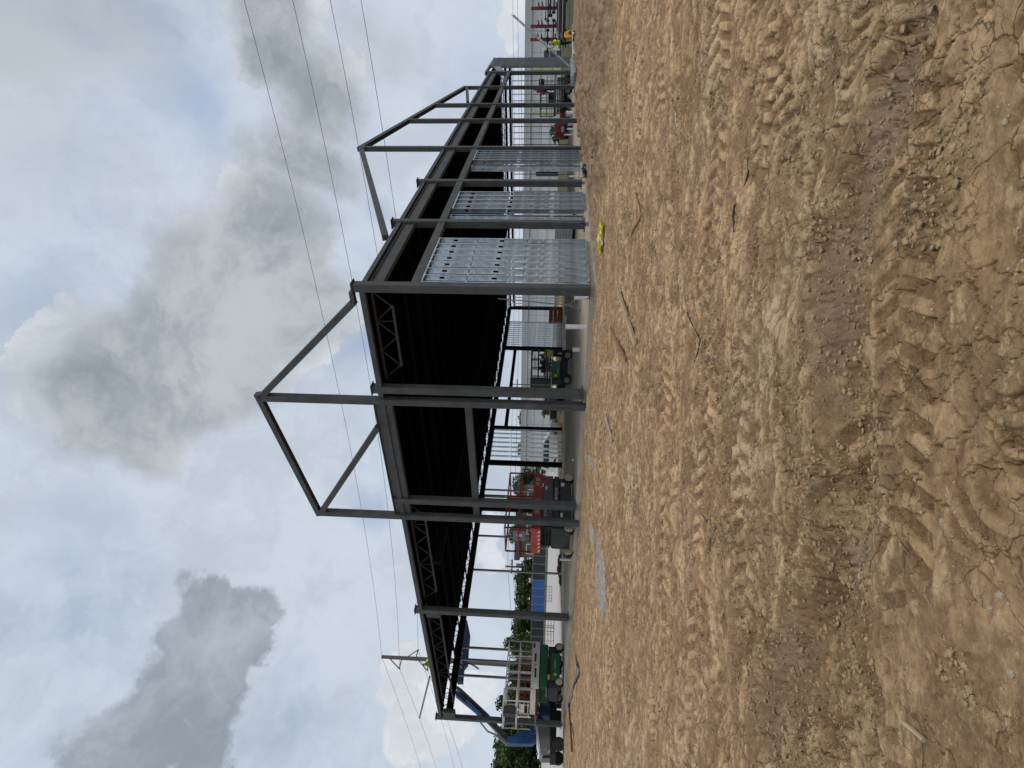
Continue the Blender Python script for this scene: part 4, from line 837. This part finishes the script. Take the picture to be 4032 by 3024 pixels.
def stone(x,y,s,label,m=ROCKM):
    a=onz(x,y,-.5)
    for _ in range(4): a=onz(x,y,gz(a.x,a.y))
    bm=bmesh.new(); s*=.55; bmesh.ops.create_icosphere(bm,subdivisions=3,radius=s)
    for v in bm.verts: v.co*= 1+.45*mnoise.fractal(v.co/s*1.3+Vector((x*.01,y*.01,0)),1,2,3); v.co.z*=.6
    me=bpy.data.meshes.new('stone'); bm.to_mesh(me); bm.free(); me.materials.append(m); o=bpy.data.objects.new('stone',me); COL.objects.link(o); o.location=(a.x,a.y,gz(a.x,a.y)+s*.2); tag(o,label,'stone','single stones on the clay')
for i,(x,y,s,l) in enumerate(((3960,1990-1440+-70,.022,'small white stone near the right foreground edge'),(3714,2055,.028,'bright white stone in the lower middle foreground'),(3940,2345,.030,'brown rounded stone left of the white stone'),(3900,2395,.022,'small brown stone beside the larger brown one'),(3985,2650,.026,'flat brown stone near the left foreground'),(2840,1600,.055,'grey stone below the front parapet columns'),(2520,905-120,.035,'pale stone beside the curved stick'),(3445,1025,.028,'pale angular stone in the right foreground'),(3530,960,.03,'grey crumbly stone above the angular one'),(2395,1128,.05,'pale stone just below the corner column base'))): stone(x,y,s,l)
# crumpled bags
def bag(x,y,sx,sy,sz,m,label,name,rz=0,extra=None):
    a=onz(x,y,-.2)
    for _ in range(4): a=onz(x,y,gz(a.x,a.y))
    t=thing(name,label,'bag',(a.x,a.y,gz(a.x,a.y)),rz); bm=bmesh.new(); bmesh.ops.create_icosphere(bm,subdivisions=4,radius=1)
    for v in bm.verts:
        n=mnoise.fractal(v.co*1.8+Vector((x*.1,0,0)),1,2,5); k=1+.75*n; v.co=Vector((v.co.x*sx*k,v.co.y*sy*k,(v.co.z*.5+.42)*sz*(1+.6*n)))
    me=bpy.data.meshes.new('sheeting'); bm.to_mesh(me); bm.free(); me.materials.append(m); o=bpy.data.objects.new('sheeting',me); COL.objects.link(o); o.parent=t
    if extra:
        b=MB(); b.add([(-sx*.5,-sy*.95,sz*.15),(sx*.4,-sy*.95,sz*.15),(sx*.5,-sy*.5,sz*.75),(-sx*.45,-sy*.45,sz*.8)],[(0,1,2,3)]); b.box(-sx*.5,sx*.4,-sy*.2,sy*.3,sz*.8,sz*.86); b.build('paper_lining',extra,t)
    return t
bag(2374,935,.33,.13,.13,YBAG,'crumpled bright yellow plastic bag with white lining on the clay','yellow_bag',-.35,WHITE)
bag(2328,672,.22,.17,.26,mat('dark_blue_print_bag',(.03,.033,.08),.7,0,.6,10.,stain=((.34,.35,.37),7.,.50)),'dark blue and white paper cement bag slumped by the ledge at the third stud panel','cement_bag')
bag(2338,1035,.12,.08,.06,GREYP,'small scrap of grey plastic beside the yellow bag','plastic_scrap')
# grey spilled gravel / mortar patch
def patch(name,label,x0,x1,y0,y1,m,h=.035,cat='mortar spill'):
    a=onz((x0+x1)/2,(y0+y1)/2,-.2); rx=abs(onz((x0+x1)/2,y0,-.2).x-onz((x0+x1)/2,y1,-.2).x)/2; ry=abs(onz(x0,(y0+y1)/2,-.2).y-onz(x1,(y0+y1)/2,-.2).y)/2
    mb=MB(); N=60; U,V_=np.meshgrid(np.linspace(-1.4,1.4,N+1),np.linspace(-1.4,1.4,N+1),indexing='ij'); U=U.ravel();V_=V_.ravel(); px=a.x+U*rx; py=a.y+V_*ry
    d=np.hypot(U,V_)+1.1*(fbm(px*1.9,py*1.9,5,88,.62)-.5); zz=ground_h(px,py)+np.maximum(-.03,h*(1-d*d)+.03*(fbm(px*9,py*9,3,12)-.5)); mb.v=[tuple(map(float,q)) for q in zip(px,py,zz)]
    for i in range(N):
        for j in range(N): q=i*(N+1)+j; mb.f.append((q,q+N+1,q+N+2,q+1))
    o=mb.build(name,m); tag(o,label,cat); return o
MORT=mat('grey_mortar_spill',(.27,.255,.235),.9,0,.4,6.,.6,24,stain=((.36,.26,.16),5.,.54))
patch('mortar_spill','light grey mortar spill dried on the clay below the left facade',2345,2392,2150,2410,MORT,.05)
patch('mortar_spill','small light grey mortar smear right of the larger spill',2335,2350,2060,2130,MORT,.05)
patch('mortar_spill','second small grey mortar smear below the front left gable column',2340,2352,1790,1850,MORT,.05)
# long pale planks / sheeting at the far right end, bundle of channels, tilted stud
t=thing('aluminium_stud','long perforated aluminium stud leaning up to the right beyond the end of the building','stud',LW(42,-1.2,0)); a=atD(2245,265,46.5); b=atD(2018,58,50.); c=Vector(t.location)
o=MB(); d=(b-a); L=d.length; du=d.normalized()
for s,e in [(i/9,(i+.86)/9) for i in range(9)]: o.bar(a+d*s-c,a+d*e-c,.17,.05,(0,1,0))
o.bar(a-c+Vector((0,-.03,.09)),b-c+Vector((0,-.03,.09)),.03,.05,(0,1,0)); o.bar(a-c+Vector((0,-.03,-.09)),b-c+Vector((0,-.03,-.09)),.03,.05,(0,1,0)); o.build('channel',GALVD,t)
t=thing('channel_bundle','bundle of galvanised channels lying at the right end of the facade','channel bundle',LW(30.5,-1.1,.0),ANG)
for i in range(6): MB().box(-4.4,3.4,-.5+.13*i,-.39+.13*i,.02+.05*(i%2),.16+.08*(i%3)).build('spare_channel',GALV,t)
MB().cbox(-9.6,-4.4,-.45,.25,-.1,.13,.05).build('black_wrap',BLACK,t)
t=thing('plastic_sheeting','long crumpled whitish plastic sheeting on the mound at the right end','sheeting',LW(36.5,-2.3,.12),ANG); mb=MB(); N=60
for i in range(N+1):
    for j in range(7):
        u=i/N; p=LW(32+9*u,-2.9+.16*j); mb.v.append((-4.5+9*u,-.6+.16*j*(1+.4*math.sin(u*9)),gz(p.x,p.y)+.10+.16*float(fbm(np.array([u*14.]),np.array([j*.9]),3,3)[0])))
for i in range(N):
    for j in range(6): q=i*7+j; mb.f.append((q,q+7,q+8,q+1))
o=mb.build('sheet',mat('dusty_white_sheet',(.52,.50,.45),.5,0,.25,3.),t); 
for v in o.data.vertices: v.co.z-=.12
# ---------------------------------------------------------------- people
def skinmesh(name,verts,edges,rad,m,parent,sub=2):
    me=bpy.data.meshes.new(name); me.from_pydata(verts,edges,[]); ob=bpy.data.objects.new('tmp',me); COL.objects.link(ob)
    bpy.context.view_layer.objects.active=ob; md=ob.modifiers.new('s','SKIN'); ob.modifiers.new('u','SUBSURF').levels=sub
    for i,r in enumerate(rad): ob.data.skin_vertices[0].data[i].radius=(r,r) if not isinstance(r,tuple) else r
    ob.data.skin_vertices[0].data[0].use_root=True
    bpy.context.view_layer.update(); me2=bpy.data.meshes.new_from_object(ob.evaluated_get(bpy.context.evaluated_depsgraph_get())); bpy.data.objects.remove(ob)
    me2.name=name; me2.materials.clear(); me2.materials.append(m); o=bpy.data.objects.new(name,me2); COL.objects.link(o); o.parent=parent
    me2.polygons.foreach_set('use_smooth',[True]*len(me2.polygons)); return o
def person(label,loc,rz,shirt,pants,bend=0.,arms=((.35,.15,1.15),(.35,-.15,1.15)),hat=None,crouch=0.,step=.12,hair=True,elb=None):
    t=thing('person',label,'person',loc,rz); hz=.95-crouch*.45; sb=math.sin(bend);cb=math.cos(bend)
    H=Vector((0,0,hz)); ch=H+Vector((sb*.32,0,cb*.32)); nk=H+Vector((sb*.53,0,cb*.53)); hd=nk+Vector((sb*.13+.02,0,cb*.16)); top=hd+Vector((sb*.09,0,cb*.12))
    V=[H,H+Vector((sb*.16,0,cb*.16)),ch,nk,hd,top]; E=[(0,1),(1,2),(2,3),(3,4),(4,5)]; Rr=[(.15,.12),(.135,.105),(.165,.12),.055,(.085,.1),(.065,.07)]
    LEG=[];ARM=[]
    for s in (1,-1):
        hp=H+Vector((0,.09*s,-.05)); kn=Vector((.05+crouch*.38+step*.5*s,.11*s,.50-crouch*.1)); an=Vector((step*s*1.0,.12*s,.08)); toe=an+Vector((.17,.02*s,-.045))
        b=len(V); V+=[hp,kn,an,toe]; E+=[(0,b),(b,b+1),(b+1,b+2),(b+2,b+3)]; Rr+=[.09,.06,.042,.04]; LEG.append((hp,kn,an,toe))
    for s,hnd in zip((1,-1),arms):
        sh=nk+Vector((-.02*cb,.19*s,-.05)); hd_=Vector(hnd); el=(sh+hd_)/2+Vector((-.03,.06*s,-.10)); b=len(V)
        dirh=(hd_-el).normalized(); pal=hd_+dirh*.05
        V+=[sh,el,hd_,pal]; E+=[(3,b),(b,b+1),(b+1,b+2),(b+2,b+3)]; Rr+=[.06,.042,.028,.034]; ARM.append((sh,el,hd_))
        side=dirh.cross(Vector((0,0,1))); side=side.normalized() if side.length>.1 else Vector((0,1,0))
        for f in range(4):
            o_=side*((f-1.5)*.018); l=(.06,.075,.07,.055)[f]; q=pal+dirh*.03+o_; V+=[q,q+dirh*l*.6,q+dirh*l+Vector((0,0,-.02))]; k=len(V)-3; E+=[(b+3,k),(k,k+1),(k+1,k+2)]; Rr+=[.009,.0085,.007]
        q=pal+side*-.035; V+=[q,q+dirh*.045-side*.015]; k=len(V)-2; E+=[(b+3,k),(k,k+1)]; Rr+=[.010,.008]
    body=skinmesh('body',V,E,Rr,SKIN,t,1)
    # face
    fc=MB(); fw=Vector((cb,0,-sb)); 
    nose=hd+fw*.10; fc.tube(nose+Vector((0,0,.02)),nose+fw*.02-Vector((0,0,.012)),.012,6,.016); fc.build('nose',SKIN,t)
    e=MB(); [e.tube(hd+fw*.092+Vector((0,s*.03,.03)),hd+fw*.10+Vector((0,s*.03,.03)),.009,6) for s in (-1,1)]; e.build('eye',BLACK,t)
    # clothes
    vs=[H+Vector((0,0,-.02)),H+Vector((sb*.16,0,cb*.16)),ch,nk-Vector((sb*.03,0,cb*.03))]; es=[(0,1),(1,2),(2,3)]; rr=[(.165,.135),(.155,.125),(.185,.14),.085]
    for sh,el,hh in ARM: b=len(vs); vs+=[sh,el,el.lerp(hh,.85)]; es+=[(3,b),(b,b+1),(b+1,b+2)]; rr+=[.078,.058,.042]
    skinmesh('shirt',vs,es,rr,shirt,t,2)
    vs=[H+Vector((0,0,.02))];es=[];rr=[(.165,.135)]
    for hp,kn,an,toe in LEG: b=len(vs); vs+=[hp,kn,an+Vector((0,0,.04))]; es+=[(0,b),(b,b+1),(b+1,b+2)]; rr+=[.105,.078,.062]
    skinmesh('trousers',vs,es,rr,pants,t,2)
    for hp,kn,an,toe in LEG: skinmesh('boot',[an+Vector((-.05,0,-.02)),an+Vector((.05,0,-.03)),toe+Vector((.03,0,.005))],[(0,1),(1,2)],[.05,.05,.042],BLACK,t,2)
    if hair: skinmesh('hair',[hd-fw*.03+Vector((0,0,.01)),top+Vector((-.01,0,.015))],[(0,1)],[(.095,.10),(.085,.09)],BLACK,t,2)
    if hat is not None:
        hm=MB(); M=Matrix.Translation(hd+Vector((0,0,.05)))@R(math.pi/2,'X'); hm.ring([(.15,0),(.13,.015),(.125,.07),(.09,.12),(.03,.14)],18,M); hm.build('hard_hat',hat,t,True)
    return t
# worker with the tilted stud at the far right
p=atD(2262,165,46.5); person('worker in a yellow hi-vis vest and black trousers steadying the tilted aluminium stud',(p.x,p.y,.05),math.pi+.5,HIVIS,DKCLOTH,.28,((.50,.25,1.25),(.42,-.2,1.65)),None,.12,.2).scale=(1.12,1.12,1.12)
t=thing('plate_compactor','small orange and black cut-off machine on the clay beside the far right worker','machine',(atD(2275,137,47).x,47,.0),.3); t.scale=(.62,.62,.62)
MB().ring([(.05,-.2),(.55,-.2),(.62,-.12),(.62,.12),(.55,.2),(.05,.2)],22,T(0,0,.65)).build('guard',mat('orange_paint',(.55,.27,.03),.5),t); MB().ring([(.12,-.23),(.30,-.23),(.30,.23),(.12,.23)],16,T(.1,0,.45)).build('hub',BLACK,t); MB().cbox(-.6,.4,-.3,.3,-.05,.22,.03).build('skid_plate',BLACK,t); MB().bar((.0,0,.9),(-.9,0,1.1),.05,.05).build('handle',BLACK,t)
# worker on the roof
p=onX(1700,2602,2.5); q=LW(2.5,p.y-.2,6.63); person('roof worker with dark hair and lime green shirt bending over the roof edge',(q.x,q.y,6.63),ANG+math.pi+.6,HIVIS,DKCLOTH,1.25,((.75,.1,.35),(.7,-.2,.3)),None,.35,.1)
# worker beside the middle green lift, seen from behind
p=onz(2252,1388,0); person('worker in a worn yellow vest and navy overalls bending at the dark green lift',(p.x-.1,p.y-.9,0),math.pi*.60,HIVIS2,NAVY,.5,((.5,.2,1.0),(.5,-.2,1.0)),None,.0,.1)
# worker in the basket of the far green lift
p=LW(39.2,1.8,1.5); person('worker in a red shirt and white cap standing in the far right lift basket',(p.x,p.y,1.5),-1.2,REDC,NAVY,.35,((.45,.2,1.05),(.45,-.2,1.05)),WHITE,.1,.1)
# ---------------------------------------------------------------- sky, sun, camera
SUNDIR=Vector((.62,-.45,1.35)).normalized()
w=bpy.data.worlds.new('World'); SC.world=w; w.use_nodes=True; nt=w.node_tree; N=nt.nodes; Lk=nt.links; bg=N['Background']; out=N['World Output']
sky=N.new('ShaderNodeTexSky'); sky.sky_type='NISHITA'; sky.sun_disc=False; sky.sun_elevation=math.asin(SUNDIR.z); sky.sun_rotation=math.atan2(SUNDIR.x,SUNDIR.y)
sky.air_density=1.2; sky.dust_density=2.0
tc=N.new('ShaderNodeTexCoord'); D0=tc.outputs['Generated']
def wn_(sc,det,rg,vec,dist=0.):
    n=N.new('ShaderNodeTexNoise'); n.inputs['Scale'].default_value=sc; n.inputs['Detail'].default_value=det; n.inputs['Roughness'].default_value=rg; n.inputs['Distortion'].default_value=dist; Lk.new(vec,n.inputs['Vector']); return n
def vm(op,a,b):
    v=N.new('ShaderNodeVectorMath'); v.operation=op
    for i,s in enumerate((a,b)):
        if isinstance(s,(tuple,Vector)): v.inputs[i].default_value=tuple(s)
        elif isinstance(s,float): v.inputs['Scale'].default_value=s
        else: Lk.new(s,v.inputs[i])
    return v
def mth(op,a,b,c=None):
    v=N.new('ShaderNodeMath'); v.operation=op
    for i,s in enumerate((a,b,c)):
        if s is None: continue
        if isinstance(s,(int,float)): v.inputs[i].default_value=s
        else: Lk.new(s,v.inputs[i])
    return v.outputs[0]
def warp(sc,amt,det=6,rg=.6):
    n=wn_(sc,det,rg,D0); s=vm('SUBTRACT',n.outputs['Color'],(.5,.5,.5)); k=vm('SCALE',s.outputs[0],amt); return vm('ADD',D0,k.outputs[0]).outputs[0]
DWs=warp(2.4,.26,10,.62); DWf=warp(5.,.17,12,.64)
DISP=4032/2212
def blobs(lst,vec,soft=.45):
    acc=None
    for x,y,r,wt in lst:
        c=ray(x*DISP,y*DISP).normalized(); dv=vm('DISTANCE',vec,c); 
        mr=N.new('ShaderNodeMapRange'); mr.interpolation_type='SMOOTHSTEP'; rr=r*DISP/2600; mr.inputs['From Min'].default_value=rr*(1+soft); mr.inputs['From Max'].default_value=rr*(1-soft); mr.inputs['To Max'].default_value=wt; Lk.new(dv.outputs['Value'],mr.inputs['Value'])
        acc=mr.outputs[0] if acc is None else mth('MAXIMUM',acc,mr.outputs[0])
    return acc
def wmix(f,a,b):
    x=N.new('ShaderNodeMix'); x.data_type='RGBA'
    for s,i in ((f,0),(a,6),(b,7)):
        if isinstance(s,(int,float)): x.inputs[i].default_value=s
        elif isinstance(s,tuple): x.inputs[i].default_value=(*s,1)
        else: Lk.new(s,x.inputs[i])
    return x.outputs[2]
def wramp(f,a,b): 
    m=N.new('ShaderNodeMapRange'); m.interpolation_type='SMOOTHSTEP'; m.inputs['From Min'].default_value=a; m.inputs['From Max'].default_value=b; Lk.new(f,m.inputs['Value']); return m.outputs[0]
skyc=vm('SCALE',sky.outputs[0],.10).outputs[0]
BLUE_=(.33,.43,.64); base=wmix(.65,skyc,BLUE_)
n1=wn_(2.3,10,.6,DWs).outputs['Fac']; n2=wn_(6.5,12,.66,DWf).outputs['Fac']
veil=wramp(n1,.28,.52); c=wmix(veil,base,(.59,.66,.76))
bl=blobs([(410,230,70,.85),(360,120,40,.5),(770,760,55,.9),(790,1080,45,.9),(60,660,60,.6),(40,800,45,.5),(840,880,30,.6),(150,1150,90,.25),(790,420,40,.8),(1060,180,90,.5),(250,760,40,.2)],DWs,.7); c=wmix(mth('MULTIPLY',bl,.8),c,(.33,.42,.62))
wh=blobs([(170,240,130,.4),(640,1000,130,.5),(700,1250,150,.5),(240,420,120,.3),(450,1000,120,.35),(960,300,150,.5),(1000,60,90,.4)],DWs,.8); c=wmix(wh,c,(.66,.72,.80))
gw=wramp(n2,.42,.62); c=wmix(mth('MULTIPLY',gw,.42),c,(.43,.48,.56))
# bright cumulus rims, then grey cloud bodies inside them
MAIN=[(600,40,70,.8),(690,200,75,1),(640,130,60,1),(660,330,75,1),(600,480,105,1),(500,600,125,1),(620,650,110,1),(390,740,120,1),(500,800,110,1),(270,790,105,1),(200,850,90,1),(330,880,90,1),(560,120,40,.6),(690,520,50,1)]
n4=wn_(4.6,14,.66,DWs,.3).outputs['Fac']; n5=wn_(11,10,.6,D0,.4).outputs['Fac']
def dens(bf,amt,lo,hi,nf=None): return wramp(mth('ADD',bf,mth('MULTIPLY',mth('SUBTRACT',nf or n4,.5),amt)),lo,hi)
rim=dens(blobs([(x,y,r*1.15,1) for x,y,r,_ in MAIN]+[(150,790,80,1),(110,820,60,1),(170,700,40,.8)],DWf,.5),2.2,.42,.54); c=wmix(mth('MULTIPLY',rim,.8),c,wmix(wramp(n4,.40,.62),(.50,.55,.60),(.72,.76,.80)))
body=dens(blobs([(x,y,r*1.2,1) for x,y,r,_ in MAIN]+[(560,330,60,.8),(700,620,60,.8),(640,740,60,.7),(430,520,70,.7)],DWs,.8),1.5,.24,.84); grey=wmix(wramp(n4,.36,.64),(.265,.305,.345),(.50,.54,.58)); c=wmix(mth('MULTIPLY',body,.94),c,grey)
top2=blobs([(110,60,130,.6),(250,60,100,.6),(190,130,80,.4),(80,300,120,.3),(800,60,60,.4),(880,100,50,.4)],DWs,.8); c=wmix(top2,c,(.42,.46,.49))
B2=[(470,1290,60,1),(545,1330,70,1),(420,1380,80,1),(510,1440,70,1),(360,1480,90,1),(460,1520,70,1),(300,1580,100,1),(420,1620,80,1),(590,1390,35,.9),(600,1330,30,.9),(230,1640,90,.9),(480,1640,40,.8),(430,1260,40,.8)]
rm2=dens(blobs([(x,y,r*1.25,1) for x,y,r,_ in B2],DWf,.7),1.6,.40,.75); c=wmix(mth('MULTIPLY',rm2,.35),c,(.55,.61,.68))
body2=dens(blobs(B2,DWf,.7),1.6,.40,.76); c=wmix(mth('MULTIPLY',body2,.92),c,wmix(wramp(n4,.38,.64),(.27,.315,.36),(.44,.49,.55)))
cum=[(905,1420,36,1),(880,1460,42,1),(925,1480,60,1),(860,1520,26,1),(900,1560,60,1),(960,1560,50,1),(890,1620,50,1),(870,1400,16,1),(1000,1500,40,1),(1095,65,28,1),(1110,30,36,1),(1110,110,18,.8),(1060,1180,50,.7)]
low=blobs(cum,DWf,.13); c=wmix(low,c,wmix(wramp(n2,.36,.64),(.62,.66,.71),(.88,.90,.92)))
sp=N.new('ShaderNodeSeparateXYZ'); Lk.new(D0,sp.inputs[0]); hz=wramp(sp.outputs['Z'],.16,.0); c=wmix(mth('MULTIPLY',hz,.5),c,(.66,.74,.83))
Lk.new(c,bg.inputs['Color']); bg.inputs['Strength'].default_value=1.0
sl=bpy.data.lights.new('sun','SUN'); sl.energy=1.5; sl.angle=math.radians(14); sl.color=(1,.95,.87); so=bpy.data.objects.new('sun',sl); COL.objects.link(so); so.rotation_euler=SUNDIR.to_track_quat('Z','Y').to_euler()
cam=bpy.data.cameras.new('camera'); cam.sensor_fit='HORIZONTAL'; cam.sensor_width=36; cam.lens=36*F/4032; cam.clip_end=20000; cam.clip_start=.05
co=bpy.data.objects.new('camera',cam); COL.objects.link(co); Xc=-_u; Yc=_r; Zc=-_w
co.matrix_world=Matrix(((Xc.x,Yc.x,Zc.x,EYE.x),(Xc.y,Yc.y,Zc.y,EYE.y),(Xc.z,Yc.z,Zc.z,EYE.z),(0,0,0,1))); SC.camera=co
SC.render.resolution_x=1024; SC.render.resolution_y=768; SC.render.engine='CYCLES'
SC.view_settings.view_transform='Standard'; SC.view_settings.look='None'; SC.view_settings.exposure=0; SC.view_settings.gamma=1
